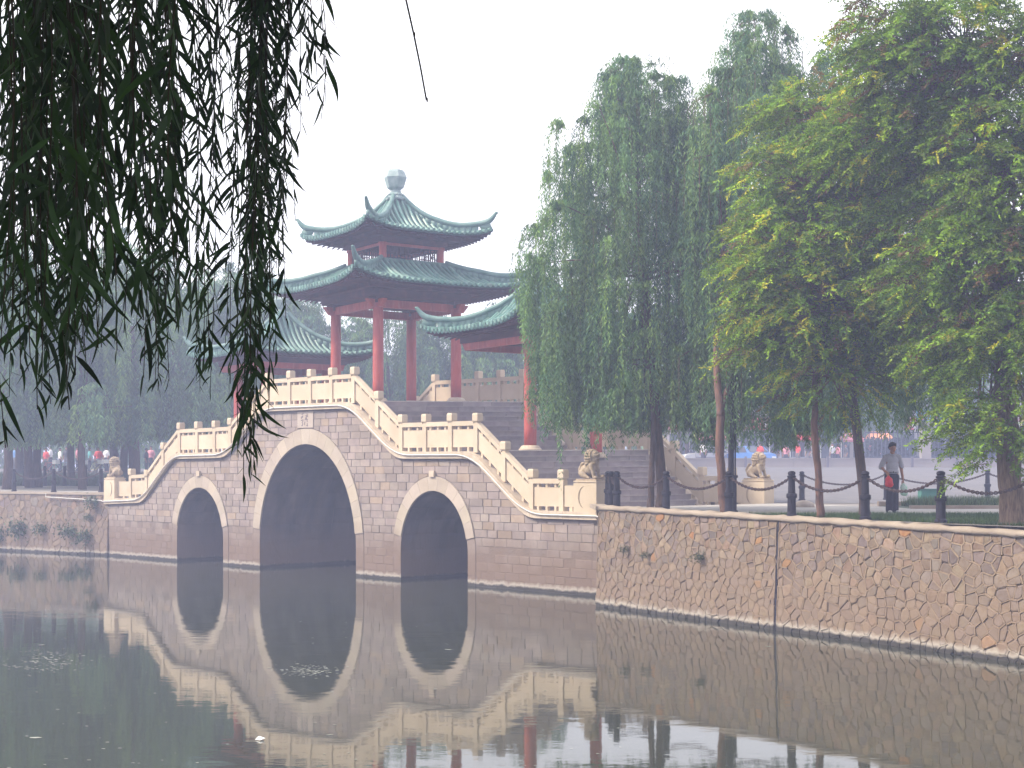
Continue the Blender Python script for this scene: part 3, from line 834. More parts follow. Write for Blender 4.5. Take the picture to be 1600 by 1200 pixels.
flight(2.72, 2.33, 5.0, 4.05, 10); flight(8.55, 4.05, 10.95, 5.74, 10); flight(15.85, 5.74, 18.35, 4.15, 9); flight(21.95, 4.15, 24.2, 2.33, 10)
b = MB()      # solid core under the stairs
for a, c in zip(frange(0, SEND, 90)[:-1], frange(0, SEND, 90)[1:]):
    b.add([P(a,.05,prof(a)-.3),P(c,.05,prof(c)-.3),P(c,W-.05,prof(c)-.3),P(a,W-.05,prof(a)-.3)], [(0,1,2,3)])
b.build('core', M['joint'], br)

# ------------------------------------------------------------------ stone lions on pedestals
def lion(name, label, s, t, facing):
    base = P(s, t, 2.31)
    root = empty(name, base, label, 'lion statue', 'stone lions at the ends of the bridge')
    ang = math.atan2(U[1], U[0]) + (math.pi if facing < 0 else 0)
    root.rotation_euler = (0, 0, ang)
    return root
def lion_parts(root, hp=.86, lng=.86, wid=.52):
    b = MB(); b.box(-lng/2, lng/2, -wid/2, wid/2, 0, hp - .07); b.box(-lng/2+.03, lng/2-.03, -wid/2+.03, wid/2-.03, hp-.07, hp-.04); b.box(-lng/2-.0, lng/2+.0, -wid/2, wid/2, hp-.04, hp)
    ped = b.build('pedestal', M['cream'], root, world=False)
    for sg in (-1, 1):      # carved crescent groove on both long faces
        b = MB(); pts = []
        for k in range(15):
            a = R(100) + R(155) * k / 14; pts.append((-.02 + .21 * math.cos(a), sg * (wid/2 + .002), hp * .47 + .30 * math.sin(a)))
        b.tube(pts, [.006 + .016 * math.sin(math.pi * k / 14) for k in range(15)], 6)
        b.build('carved_crescent', M['lion'], ped, world=False)
    h = hp; b = MB(); b.box(-.40, .36, -.2, .2, h + .001, h + .05); b.build('base_slab', M['lion'], root, world=False)
    h += .05
    sp = [('e', (-.20, 0, h+.20), (.17, .17, .20)), ('e', (-.05, 0, h+.30), (.19, .15, .22)), ('e', (.07, 0, h+.40), (.15, .155, .22)),
          ('c', [(-.22, .13, h+.16), (-.06, .17, h+.07), (.03, .17, h+.035)], [.11, .06, .045]), ('c', [(-.22, -.13, h+.16), (-.06, -.17, h+.07), (.03, -.17, h+.035)], [.11, .06, .045]),
          ('c', [(.10, .10, h+.38), (.17, .11, h+.18), (.21, .11, h+.04)], [.075, .052, .052]), ('c', [(.10, -.10, h+.38), (.17, -.11, h+.18), (.21, -.11, h+.04)], [.075, .052, .052]),
          ('e', (.26, .11, h+.035), (.07, .055, .04)), ('e', (.26, -.11, h+.035), (.07, .055, .04)), ('e', (.06, .17, h+.03), (.06, .05, .035)), ('e', (.06, -.17, h+.03), (.06, .05, .035)),
          ('e', (.12, 0, h+.64), (.15, .145, .15)), ('e', (.235, 0, h+.64), (.065, .095, .05)), ('e', (.215, 0, h+.545), (.070, .085, .030)), ('e', (.20, 0, h+.715), (.055, .11, .035)), ('e', (.10, 0, h+.50), (.15, .15, .14)),
          ('e', (.285, 0, h+.67), (.03, .045, .03)), ('c', [(-.36, 0, h+.08), (-.42, 0, h+.26), (-.34, 0, h+.42), (-.29, 0, h+.44)], [.045, .06, .045, .03]),
          ('e', (.20, .07, h+.695), (.03, .03, .03)), ('e', (.20, -.07, h+.695), (.03, .03, .03)), ('e', (.06, .15, h+.68), (.05, .03, .06)), ('e', (.06, -.15, h+.68), (.05, .03, .06)),
          ('e', (.16, 0, h+.44), (.10, .12, .09))]
    bd = blob('body', sp, .014, M['lion'], root, 1)
    b = MB(); rs = random.Random(4)
    for ring_, (rx, cx_) in enumerate(((.165, .10), (.185, .04), (.185, -.02), (.165, -.08), (.11, -.12))):
        n_ = 15 - ring_
        for k in range(n_):
            a = R(-58) + R(296) * k / (n_ - 1)
            b.ball((cx_ - .02 * math.sin(a), rx * math.cos(a) * .98, h + .62 + rx * math.sin(a) - ring_ * .012), (.046, .042, .042), 7, 5)
    for k in range(9): b.ball((-.11 - .012 * (k % 3), (-.08, 0, .08)[k % 3], h + .56 - .07 * (k // 3)), (.055, .055, .06), 7, 5)
    for sg in (-1, 1):
        for k in range(3): b.ball((.03 - .05 * k, sg * .14, h + .46 - .03 * k), (.04, .035, .045), 7, 5)
    b.build('mane_curls', M['lion'], bd, smooth=True, world=False)
    b = MB(); b.ball((.33, .11, h + .055), .06, 10, 8); b.build('carved_ball', M['lion'], bd, smooth=True, world=False)
l0 = lion('stone_lion', 'sitting stone lion on a cream pedestal at the water side foot of the stairs', .41, .16, -1); lion_parts(l0)
index_kids()
for (lab, s, t, f) in (('sitting stone lion beyond the stairs on the far right pedestal beside the chain posts', .41, W - .16, -1),
                       ('hazy sitting stone lion at the left end of the bridge above the weedy wall', SEND - .41, .16, 1),
                       ('stone lion hidden behind the left end of the bridge on the far side', SEND - .41, W - .16, 1)):
    c = copy_tree(l0); c.location = P(s, t, 2.31); c.rotation_euler = (0, 0, math.atan2(U[1], U[0]) + (math.pi if f < 0 else 0)); c['label'] = lab

# ------------------------------------------------------------------ pavilions
PH = -100.8      # direction of the front corner of every pavilion
def corner(c, r, k): a = R(PH + 90 * k); return (c[0] + r * math.cos(a), c[1] + r * math.sin(a))
def roof(parent, name, c, Rout, Rin, zt, ze, lift, tip, nrow, zed, power=1.9, conc=True):
    """square roof with concave slopes and upturned corners. Rout / Rin: corner radii of eave and top"""
    hw1, hw0 = Rout / math.sqrt(2), Rin / math.sqrt(2)
    def pt(k, x, v, dz=0):      # side k, lateral offset x, slope parameter v (0 top, 1 eave)
        w = hw0 + (hw1 - hw0) * v
        u = max(-1, min(1, x / max(w, 1e-4)))
        z = ze + (zt - ze) * (max(0, 1 - v) ** power) + lift * abs(u) ** 4.0 * v ** 3 + dz
        r = w * (1 + .0 * v)
        bow = 1 - .035 * (1 - u * u) * v
        a = R(PH + 45 + 90 * k); n_ = (math.cos(a), math.sin(a)); tt = (-n_[1], n_[0])
        return (c[0] + n_[0] * r * bow + tt[0] * x, c[1] + n_[1] * r * bow + tt[1] * x, z)
    rt = MB(); NU, NV = 20, 12
    for k in range(4):
        base = len(rt.v)
        for j in range(NV + 1):
            v = j / NV; w = hw0 + (hw1 - hw0) * v
            for i in range(NU + 1): rt.v.append(pt(k, w * (2 * i / NU - 1), v)); rt.c.append((1, 1, 1))
        for j in range(NV):
            for i in range(NU): rt.f.append((base + j*(NU+1)+i, base+j*(NU+1)+i+1, base+(j+1)*(NU+1)+i+1, base+(j+1)*(NU+1)+i))
        # underside and eave edge
        b0 = len(rt.v)
        for i in range(NU + 1):
            x = hw1 * (2 * i / NU - 1); p = pt(k, x, 1); rt.v.append(p); rt.c.append((1,1,1)); rt.v.append((p[0], p[1], p[2] - .07)); rt.c.append((1,1,1))
        for i in range(NU): rt.f.append((b0 + 2*i, b0 + 2*i + 2, b0 + 2*i + 3, b0 + 2*i + 1))
    ro = rt.build(name, M['tile_bed'], parent, smooth=True)
    # round tile rows running down each slope
    for k in range(4):
        for i in range(nrow):
            x = hw1 * .985 * (2 * (i + .5) / nrow - 1)
            vs_ = max(0.0, (abs(x) - hw0) / (hw1 - hw0)); vs_ = min(vs_, .96)
            n_ = max(2, int(9 * (1 - vs_)) + 1)
            path = [pt(k, x, vs_ + (1.012 - vs_) * j / n_, .035) for j in range(n_ + 1)]
            b = MB(); b.tube(path, .052 if hw1 < 3.2 else .056, 6, flat=1.0)
            e = path[-1]; q = path[-2]; d = Vector((e[0]-q[0], e[1]-q[1], 0)).normalized()
            b.tube([(e[0], e[1], e[2] - .005), (e[0] + d.x*.03, e[1] + d.y*.03, e[2] - .01)], .068, 8)
            # drip tile between rows
            x2 = x + hw1 * .985 / nrow
            if i < nrow - 1:
                p = pt(k, x2, 1.008, -.0); tx = Vector((pt(k, x2 + .01, 1)[0] - p[0], pt(k, x2 + .01, 1)[1] - p[1], 0)).normalized() * .055
                b.add([(p[0]-tx.x, p[1]-tx.y, p[2]+.01), (p[0]+tx.x, p[1]+tx.y, p[2]+.01), (p[0]+tx.x*.8, p[1]+tx.y*.8, p[2]-.07), (p[0], p[1], p[2]-.115), (p[0]-tx.x*.8, p[1]-tx.y*.8, p[2]-.07)], [(0,1,2,3,4)])
            b.build('tile_row', M['tile'], ro, smooth=False)
    # hips with horns
    for k in range(4):
        pts = []; rad = []
        for j in range(15):
            v = j / 14 * .90; w = hw0 + (hw1-hw0) * v; p = pt(k, w, v, .10 + .20 * min(1, v / .4)); pts.append(p); rad.append(.085 + .025 * v)
        a = R(PH + 90 * (k + 1)); e = pts[-1]
        z0 = e[2]; hornl = Rout * .10 + .12
        for q in range(1, 9):
            f = q / 8; hx = hornl * (f - .10 * f * f); pts.append((e[0] + math.cos(a) * hx, e[1] + math.sin(a) * hx, z0 + tip * f ** 1.8)); rad.append(.075 * (1 - f) ** .7 + .052)
        pts.append((pts[-1][0] + math.cos(a) * .06, pts[-1][1] + math.sin(a) * .06, pts[-1][2] - .005)); rad.append(.045)
        b = MB(); b.tube(pts, rad, 8)
        # upright ridge band under the round cap
        for j in range(13):
            p0, p1 = Vector(pts[j]), Vector(pts[j + 1]); sd = Vector((-math.sin(a), math.cos(a), 0)) * .05
            b.hexa([p0 - sd - Vector((0,0,.38)), p1 - sd - Vector((0,0,.38)), p1 + sd - Vector((0,0,.38)), p0 + sd - Vector((0,0,.38)), p0 - sd + Vector((0,0,.05)), p1 - sd + Vector((0,0,.05)), p1 + sd + Vector((0,0,.05)), p0 + sd + Vector((0,0,.05))])
        wE = hw0 + (hw1-hw0) * .995; q0 = Vector(pt(k, hw0 + (hw1-hw0) * .88, .88, -.02)); q1 = Vector(pt(k, wE, .995, -.02)); t0_, t1_ = Vector(pts[13]), Vector(pts[17]); sd = Vector((-math.sin(a), math.cos(a), 0)) * .05
        b.hexa([q0 - sd, q1 - sd, q1 + sd, q0 + sd, t0_ - sd, t1_ - sd, t1_ + sd, t0_ + sd])
        b.build('hip_ridge', M['ridge'], ro, smooth=True)
    # timber underside: soffit and rafters
    b = MB()
    hb = zed[0] / math.sqrt(2); zb = zed[1]
    for k in range(4):
        a = R(PH + 45 + 90 * k); n_ = (math.cos(a), math.sin(a)); tt = (-n_[1], n_[0]); NN = 16
        base = len(b.v)
        for i in range(NN + 1):
            u = 2 * i / NN - 1; p = pt(k, hw1 * u * .97, .97, -.09); b.v.append(p); b.c.append((1,1,1))
            x = hb * u; b.v.append((c[0] + n_[0]*hb + tt[0]*x, c[1] + n_[1]*hb + tt[1]*x, zb)); b.c.append((1,1,1))
        for i in range(NN): b.f.append((base+2*i, base+2*i+2, base+2*i+3, base+2*i+1))
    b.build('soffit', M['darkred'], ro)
    b = MB()
    for k in range(4):
        a = R(PH + 45 + 90 * k); n_ = (math.cos(a), math.sin(a)); tt = (-n_[1], n_[0])
        for i in range(nrow):
            x = hw1 * .95 * (2 * (i + .5) / nrow - 1); p1 = Vector(pt(k, x, .955, -.16)); xb = max(-hb, min(hb, x)); p0 = Vector((c[0] + n_[0]*hb + tt[0]*xb, c[1] + n_[1]*hb + tt[1]*xb, zb - .04))
            b.tube([p0, p1], .033, 4)
    tag(b.build('rafters', M['darkred'], ro), kind='stuff')
    return ro
def ring_beam(parent, name, m, c, r0, r1, z0, z1):
    """square ring (or solid box if r0 is 0) with corner radius r1"""
    b = MB()
    for k in range(4):
        p = [corner(c, r1, k), corner(c, r1, k + 1), corner(c, max(r0, .01), k + 1), corner(c, max(r0, .01), k)]
        b.hexa([(*q, z0) for q in p] + [(*q, z1) for q in p])
    return b.build(name, m, parent)
def beam(parent, name, m, p, q, w, z0, z1, ext=0.0, cutend=0.0):
    d = Vector((q[0]-p[0], q[1]-p[1], 0)).normalized(); s_ = Vector((-d.y, d.x, 0)) * w
    p = Vector((p[0], p[1], 0)) - d * ext; q = Vector((q[0], q[1], 0)) + d * ext
    b = MB(); Z0 = Vector((0, 0, z0)); Z1 = Vector((0, 0, z1)); e = d * cutend
    b.hexa([p + e - s_ + Z0, q - e - s_ + Z0, q - e + s_ + Z0, p + e + s_ + Z0, p - s_ + Z1, q - s_ + Z1, q + s_ + Z1, p + s_ + Z1])
    return b.build(name, m, parent)
def column(parent, xy, r, z0, z1):
    b = MB(); n_ = 20
    b.lathe([(r * 1.03, 0), (r * 1.02, .5), (r, (z1 - z0) * .6), (r * .97, z1 - z0)], (xy[0], xy[1], z0 + .16), n_)
    cl_ = b.build('column', M['red'], parent, smooth=False)
    for p in cl_.data.polygons: p.use_smooth = len(p.vertices) == 4
    b = MB(); b.lathe([(r * 1.9, 0), (r * 1.9, .05), (r * 1.75, .07), (r * 1.55, .13), (r * 1.3, .165), (r * 1.1, .17)], (xy[0], xy[1], z0 + .002), 24)
    b.build('column_base', M['cornice'], cl_)
def finial(parent, c, z, s=1.0):
    b = MB(); b.lathe([(.34*s, 0), (.36*s, .06*s), (.27*s, .12*s), (.30*s, .17*s), (.20*s, .24*s), (.17*s, .32*s)], (*c, z), 6, R(PH + 30))
    f_ = b.build('finial', M['finial'], parent)
    b = MB(); b.lathe([(.17*s, .32*s), (.28*s, .40*s), (.38*s, .72*s), (.30*s, .90*s), (.24*s, .97*s)], (*c, z), 6, R(PH + 30)); b.build('faceted_bulb', M['finial'], f_)
def lattice(parent, p, q, z0, z1, seed):
    rs = random.Random(seed); d = Vector((q[0]-p[0], q[1]-p[1], 0)); L = d.length; d.normalize(); nn = Vector((-d.y, d.x, 0)) * .02
    b = MB(); P0 = Vector((p[0], p[1], 0))
    def bar(a0, b0, a1, b1):
        x0 = P0 + d * a0; x1 = P0 + d * a1; Zb0, Zb1 = Vector((0,0,b0)), Vector((0,0,b1))
        b.hexa([x0 - nn + Zb0, x1 - nn + Zb0, x1 + nn + Zb0, x0 + nn + Zb0, x0 - nn + Zb1, x1 - nn + Zb1, x1 + nn + Zb1, x0 + nn + Zb1])
    bar(0, z0, L, z0 + .03); bar(0, z1 - .03, L, z1)
    a = .0; H = z1 - z0
    while a < L:
        w = rs.uniform(.10, .19); bar(a, z0 + .03, a + .022, z1 - .03)
        for f in sorted(rs.sample((.22, .36, .5, .64, .78), 2)): bar(a + .028, z0 + H * f - .012, min(a + w, L), z0 + H * f + .014)
        a += w
    
    return b.build('lattice_panel', M['darkred'], parent)

mc = (-4.20, 51.9)
mp_ = empty('main_pavilion', (*mc, 5.72), 'tall two-tiered red pavilion with green tiled roofs on top of the bridge', 'pavilion')
Rc = 2.24
ZC = 9.50
for k in range(4):
    xy = corner(mc, Rc, k); s_ = (xy[0]-AX)*U[0] + (xy[1]-AY)*U[1]; t_ = (xy[0]-AX)*N[0] + (xy[1]-AY)*N[1]
    column(mp_, xy, .185, P(s_, t_, 5.74)[2], ZC)
for k in range(4):
    p, q = corner(mc, Rc, k), corner(mc, Rc, k + 1)
    beam(mp_, 'tie_beam', M['red'], p, q, .10, 9.10, 9.37, .48, .22)
    # corner brackets under the beam
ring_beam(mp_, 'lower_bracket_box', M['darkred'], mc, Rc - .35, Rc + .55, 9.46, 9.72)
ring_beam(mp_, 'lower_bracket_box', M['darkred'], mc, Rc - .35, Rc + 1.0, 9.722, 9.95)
for k in range(4):
    xy = corner(mc, Rc, k); b = MB(); a = R(PH + 90 * k)
    for (r_, z0, z1) in ((.24, 9.25, 9.36), (.34, 9.362, 9.47)):
        b.hexa([(xy[0]+dx*r_, xy[1]+dy*r_, z) for z in (z0, z1) for dx, dy in ((math.cos(a+q), math.sin(a+q)) for q in (0, math.pi/2, math.pi, 3*math.pi/2))])
    b.build('capital', M['darkred'], mp_)
roof(mp_, 'lower_roof', mc, 4.95, 1.85, 10.80, 9.86, .32, .34, 32, (3.15, 9.95), 1.8)
b = MB(); b.lathe([(1.90, 0), (1.90, .09), (1.84, .13)], (*mc, 10.76), 4, R(PH)); b.build('ridge_band', M['ridge'], mp_)
RU = 1.66
for k in range(4):
    xy = corner(mc, RU, k); b = MB(); b.lathe([(.13, 0), (.13, 1.35)], (*xy, 10.6), 12); b.build('upper_post', M['red'], mp_)
for k in range(4):
    p, q = corner(mc, RU, k), corner(mc, RU, k + 1)
    lattice(mp_, p, q, 10.84, 11.34, k)
    beam(mp_, 'upper_beam', M['red'], p, q, .07, 11.342, 11.44, .15)
ring_beam(mp_, 'upper_bracket_box', M['darkred'], mc, 1.2, RU + .28, 11.442, 11.62)
ring_beam(mp_, 'upper_bracket_box', M['darkred'], mc, 1.2, RU + .75, 11.622, 11.82)
roof(mp_, 'upper_roof', mc, 3.60, .26, 13.24, 11.78, .28, .34, 24, (2.4, 11.82), 2.9)
finial(mp_, mc, 13.20, 1.12)

def small_pavilion(c, label, cols, RcS=1.82, bx=2.5):
    r_ = empty('side_pavilion', (*c, 4.1), label, 'pavilion')
    for k in cols:
        xy = corner(c, RcS, k); s_ = (xy[0]-AX)*U[0] + (xy[1]-AY)*U[1]; t_ = (xy[0]-AX)*N[0] + (xy[1]-AY)*N[1]
        column(r_, xy, .19, P(s_, t_, raw(s_))[2] if not (8.6 < s_ < 10.9) else P(s_, t_, 4.05)[2], 7.50)
    for k in range(4):
        beam(r_, 'tie_beam', M['red'], corner(c, bx - .06, k), corner(c, bx - .06, k + 1), .09, 7.38, 7.60, .12, .14)
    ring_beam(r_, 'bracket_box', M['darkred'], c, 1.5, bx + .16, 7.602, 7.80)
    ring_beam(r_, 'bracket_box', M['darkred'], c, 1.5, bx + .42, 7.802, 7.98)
    roof(r_, 'roof', c, 4.02, .26, 9.60, 7.94, .28, .36, 26, (2.9, 7.98), 2.8)
    finial(r_, c, 9.56, .9)
    return r_
ps1 = small_pavilion((0.91, 46.6), 'lower green roofed red pavilion on the right landing, half hidden by the willow', (0, 1))
ps2 = small_pavilion((-9.10, 57.0), 'hazy green roofed red pavilion on the left landing of the bridge behind the leaves', (0, 1, 2, 3))
# ------------------------------------------------------------------ lawns and paving on the right bank
def sheet(name, pts, hf, dz, m):
    b = MB(); b.add([(x, y, hf(x, y) + dz) for x, y in pts], [tuple(range(len(pts)))]); return tag(b.build(name, m), kind='structure')
sheet('lawn', [(4.2, 34.3), (6.08, 31.4), (9.5, 25.9), (13.6, 19.5), (60, 19.5), (60, 33.1), (8.0, 33.1), (5.2, 33.7)], gr, .004, M['lawn'])
sheet('path', [(2.6, 36.9), (3.3, 36.2), (5.2, 33.7), (8.0, 33.1), (60, 33.1), (60, 38.2), (11.5, 38.2), (8.6, 44.9), (8.15, 44.95), (2.55, 39.4)], gr, .010, M['path'])
b = MB(); b.box(10.6, 60, 38.25, 38.45, 2.40, 2.52); tag(b.build('kerb', M['kerb']), kind='structure')
b = MB(); b.box(10.6, 60, 41.6, 41.8, 2.40, 2.56); tag(b.build('kerb', M['kerb']), kind='structure')
sheet('weed_bed', [(10.6, 38.45), (60, 38.45), (60, 41.6), (10.6, 41.6)], gr, .012, M['lawn'])
b = MB(); nn = 14
for y in (47, 56, 68, 80, 90):
    for x in (6.9 + 0 * y, 40, 90, 200): b.v.append((x if y < 60 or x > 10 else 6.6, y, gr(x, y) + .012)); b.c.append((1,1,1))
for j in range(4):
    for i in range(3): b.f.append((j*4+i, j*4+i+1, (j+1)*4+i+1, (j+1)*4+i))
tag(b.build('plaza', M['plaza']), kind='structure')
b = MB(); b.add([(8.9, 45.2, 2.432), (60, 41.85, 2.432), (200, 41.85, 2.432), (200, 47, 2.432), (8.3, 47, 2.432)], [(0,1,2,3,4)]); tag(b.build('plaza_edge', M['plaza']), kind='structure')
# left bank
def lsheet(name, y0, y1, m, dz):
    b = MB(); xs = [-70, -55, -45, -35, -28, -22, -17, -13, -10.5]
    for x in xs:
        e = interp(x, [-400, -60, -22.3, -16.63, -10.88, -9], [297, 86, 62.7, 59, 64.6, 100]) + .2
        for y in (max(e, y0), max(e, (y0+y1)/2), max(e, y1)): b.v.append((x, y, gl(x, y) + dz)); b.c.append((1,1,1))
    for i in range(len(xs) - 1):
        for j in range(2): b.f.append((i*3+j, (i+1)*3+j, (i+1)*3+j+1, i*3+j+1))
    tag(b.build(name, m), kind='structure')
lsheet('path', 60, 70, M['path'], .012); lsheet('lawn', 70, 86, M['lawn'], .016); lsheet('road', 86, 104, M['plaza'], .012)

def blades(name, n_, samp, hf, hmin, hmax, wid, cols, m, label=None, cat=None, parent=None, seed=1, clump=0.0):
    r = np.random.default_rng(seed)
    xy = samp(r, n_); z = np.array([hf(x, y) for x, y in xy]); h = r.uniform(hmin, hmax, n_)
    a = r.uniform(0, 6.283, n_); le = r.uniform(.15, .7, n_) * h
    ax = np.stack([np.cos(a), np.sin(a), 0*a], 1) * wid / 2; ln = np.stack([np.cos(a + 1.7) * le, np.sin(a + 1.7) * le, h], 1)
    B0 = np.stack([xy[:, 0], xy[:, 1], z], 1)
    V = np.stack([B0 - ax, B0 + ax, B0 + ln], 1).reshape(-1, 3)
    Fq = np.arange(n_ * 3).reshape(-1, 3)
    C = np.array(cols)[r.integers(0, len(cols), n_)] * r.uniform(.7, 1.3, (n_, 1))
    o = link(name, npmesh(name, V, Fq, np.repeat(C, 3, 0)), m, parent)
    return o
GC = [(0.035,0.085,0.018),(0.05,0.10,0.02),(0.03,0.07,0.02),(0.07,0.11,0.03)]
def s_lawn(r, n_):
    y = r.uniform(20.5, 33.0, n_ * 3); xw = np.interp(y, [19.2, 25.67, 30.97, 36.6], [13.2, 9.13, 5.84, 2.2]) + .45
    x = r.uniform(4, 22, n_ * 3); k = (x > xw) & (x < y * .42); q = np.stack([x[k], y[k]], 1); return q[:n_] if len(q) >= n_ else q[r.integers(0, len(q), n_)]
tag(blades('grass', 45000, s_lawn, gr, .03, .11, .012, GC, M['grass']), kind='stuff')
def s_bed(r, n_):
    x = r.uniform(11.2, 24, n_); y = 38.5 + 3.0 * r.random(n_) ** .8; return np.stack([x, y], 1)
WC = [(0.05,0.10,0.03),(0.07,0.12,0.035),(0.04,0.075,0.025),(0.09,0.12,0.045)]
tag(blades('weeds', 16000, s_bed, gr, .12, .38, .03, WC, M['grass'], seed=2), kind='stuff')
def s_lb(r, n_):
    x = r.uniform(-44, -14, n_); y = r.uniform(70.5, 84, n_); return np.stack([x, y], 1)
tag(blades('grass', 16000, s_lb, gl, .15, .5, .06, [(0.03,0.06,0.025),(0.045,0.08,0.03)], M['grass'], seed=3), kind='stuff')

# ------------------------------------------------------------------ iron bollards and chains
def bollard(loc, label):
    r_ = empty('bollard', loc, label, 'bollard', 'dark iron bollards linked by chains')
    b = MB(); b.lathe([(.12, 0), (.12, .05), (.095, .07), (.090, .40)], n=14); b.build('lower_shaft', M['iron'], r_, smooth=False, world=False)
    b = MB(); b.lathe([(.090, .40), (.112, .41), (.118, .45), (.112, .50), (.088, .51)], n=14); b.build('collar', M['iron'], r_, world=False)
    b = MB(); b.lathe([(.082, .51), (.070, .84)], n=14); b.build('upper_shaft', M['iron'], r_, world=False)
    b = MB(); b.lathe([(.070, .84), (.095, .85), (.098, .88), (.068, .90), (.085, .93), (.078, .965), (.04, .99)], n=14); b.build('cap', M['iron'], r_, world=False)
    return r_
def on_wall(px, inn=.2):
    k = (px - 800) / F
    for i in range(len(WALL) - 1):
        (x0, y0), (x1, y1) = WALL[i], WALL[i+1]; dx, dy = x1-x0, y1-y0; L = math.hypot(dx, dy)
        ox, oy = -dy/L*inn, dx/L*inn
        den = dx - k*dy
        if abs(den) < 1e-9: continue
        t = (k*(y0+oy) - (x0+ox)) / den
        if -0.05 <= t <= 1.0: return (x0+ox+dx*t, y0+oy+dy*t)
    return None
bl_near = [((2.60, 39.0), 'bollard touching the near lion pedestal, furthest back of the close group of three'), ((2.60, 37.7), 'middle bollard of the close group of three beside the near lion pedestal'),
           (on_wall(963.7), 'front bollard of the close group of three at the corner of the stone wall')]
for px, lab in ((1041, 'bollard in front of the twin willow trunks'), (1139, 'bollard between the bent willow trunk and the tall metal pole'), (1237, 'bollard in front of the far lion pedestal'),
                (1352, 'bollard in front of the leaning dark trunk left of the walking man'), (1470, 'bollard standing alone right of the walking man, nearest on the wall'), (1618, 'bollard at the right edge behind the thick tree trunk')):
    bl_near.append((on_wall(px), lab))
bpos = []
bproto = None
def place_bollard(xy, z, lab):
    global bproto
    if bproto is None: bproto = bollard((*xy, z), lab); index_kids(); o = bproto
    else: o = copy_tree(bproto); o.location = (*xy, z); o['label'] = lab
    bpos.append((xy[0], xy[1], z)); return o
for xy, lab in bl_near: place_bollard(xy, 2.44, lab)
nb = len(bpos)
lk_mesh = None
def chain(p, q, sag, label):
    L0 = math.dist(p, q); n_ = int(L0 / .052)
    pts = []
    for i in range(n_ + 1):
        t = i / n_; pts.append(Vector((p[0]+(q[0]-p[0])*t, p[1]+(q[1]-p[1])*t, p[2]+(q[2]-p[2])*t - sag * 4 * t * (1 - t))))
    b = MB()
    for i in range(n_):
        a, c = pts[i], pts[i+1]; d = (c - a).normalized(); m_ = (a + c) / 2
        s_ = Vector((-d.y, d.x, 0)).normalized(); u_ = d.cross(s_)
        w = s_ if i % 2 else u_
        ring = []
        for k in range(8):
            an = 2*math.pi*k/8; ring.append(m_ + d * (.042 * math.cos(an)) + w * (.027 * math.sin(an)))
        base = len(b.v); o2 = d.cross(w)
        for k in range(8):
            an = 2*math.pi*k/8; rad = (d * math.cos(an) + w * math.sin(an))
            for e in range(4):
                ea = 2*math.pi*e/4 + .78; b.v.append(tuple(ring[k] + (rad * math.cos(ea) + o2 * math.sin(ea)) * .0135)); b.c.append((1,1,1))
        for k in range(8):
            for e in range(4): b.f.append((base+k*4+e, base+k*4+(e+1)%4, base+((k+1)%8)*4+(e+1)%4, base+((k+1)%8)*4+e))
    o = b.build('hanging_chain', M['chain']); o['label'] = label; o['category'] = 'chain'; o['group'] = 'chains slung between the bollards'
    return o
clabs = ['short chain joining the back two bollards of the close group of three', 'short chain joining the front two bollards of the close group of three',
         'chain hanging left of the twin willow trunks in front of the steps', 'chain hanging between the twin trunks and the bent trunk', 'chain hanging in front of the far lion pedestal from the metal pole',
         'chain hanging in front of the slim reddish trunk', 'chain hanging in front of the legs of the walking man', 'chain hanging at the far right in front of the thick trunk']
for i in range(nb - 1):
    p, q = bpos[i], bpos[i+1]; d = math.dist(p, q)
    chain((p[0], p[1], p[2]+.87), (q[0], q[1], q[2]+.87), min(.30, .145 * d), clabs[i])
bk = [(1253, 48.0, 'hazy bollard of the back row just right of the far lion'), (1385, 48.6, 'bollard of the back row hidden behind the walking man'), (1543, 49.6, 'hazy bollard of the back row near the thick trunk'), (1700, 50.4, 'bollard of the back row outside the right edge')]
k0 = len(bpos)
for px, Z, lab in bk: place_bollard(((px-800)/F*Z, Z), gr(0, Z), lab)
bl2 = ['back row chain rising to the walking man from the left', 'back row chain between the walking man and the thick trunk', 'back row chain behind the thick trunk at the right edge']
for i in range(3):
    p, q = bpos[k0+i], bpos[k0+i+1]; chain((p[0], p[1], p[2]+.87), (q[0], q[1], q[2]+.87), .34, bl2[i])
# left bank rows
def on_lwall(px, inn):
    k = (px - 800) / F; (x0, y0), (x1, y1) = LWALL[0], LWALL[1]
    for i in range(2):
        (x0, y0), (x1, y1) = LWALL[i], LWALL[i+1]; dx, dy = x1-x0, y1-y0; L = math.hypot(dx, dy); ox, oy = dy/L*inn, -dx/L*inn
        t = (k*(y0+oy) - (x0+ox)) / (dx - k*dy)
        if -.05 <= t <= 1: return (x0+ox, y0+oy, dx*t, dy*t)
def lw_pt(px, inn):
    q = on_lwall(px, inn)
    return (q[0]+q[2], q[1]+q[3])
index_kids(); k0 = len(bpos)
for px, lab in ((158, 'hazy bollard touching the left lion pedestal'), (84, 'hazy bollard on the left embankment between two tree trunks'), (22, 'leftmost hazy bollard on the left embankment')):
    place_bollard(lw_pt(px, .3), 2.56, lab)
for i in range(2):
    p, q = bpos[k0+i], bpos[k0+i+1]; chain((p[0], p[1], p[2]+.87), (q[0], q[1], q[2]+.87), .32, ('hazy chain on the left embankment nearest the lion', 'hazy chain at the left edge of the embankment')[i])
k0 = len(bpos)
for px, lab in ((134, 'back row bollard left of the left lion'), (101, 'second back row bollard from the left lion'), (70, 'third back row bollard from the left lion'), (39, 'fourth back row bollard from the left lion')):
    Z = 70.3; place_bollard(((px-800)/F*Z, Z), gl(0, Z), lab)
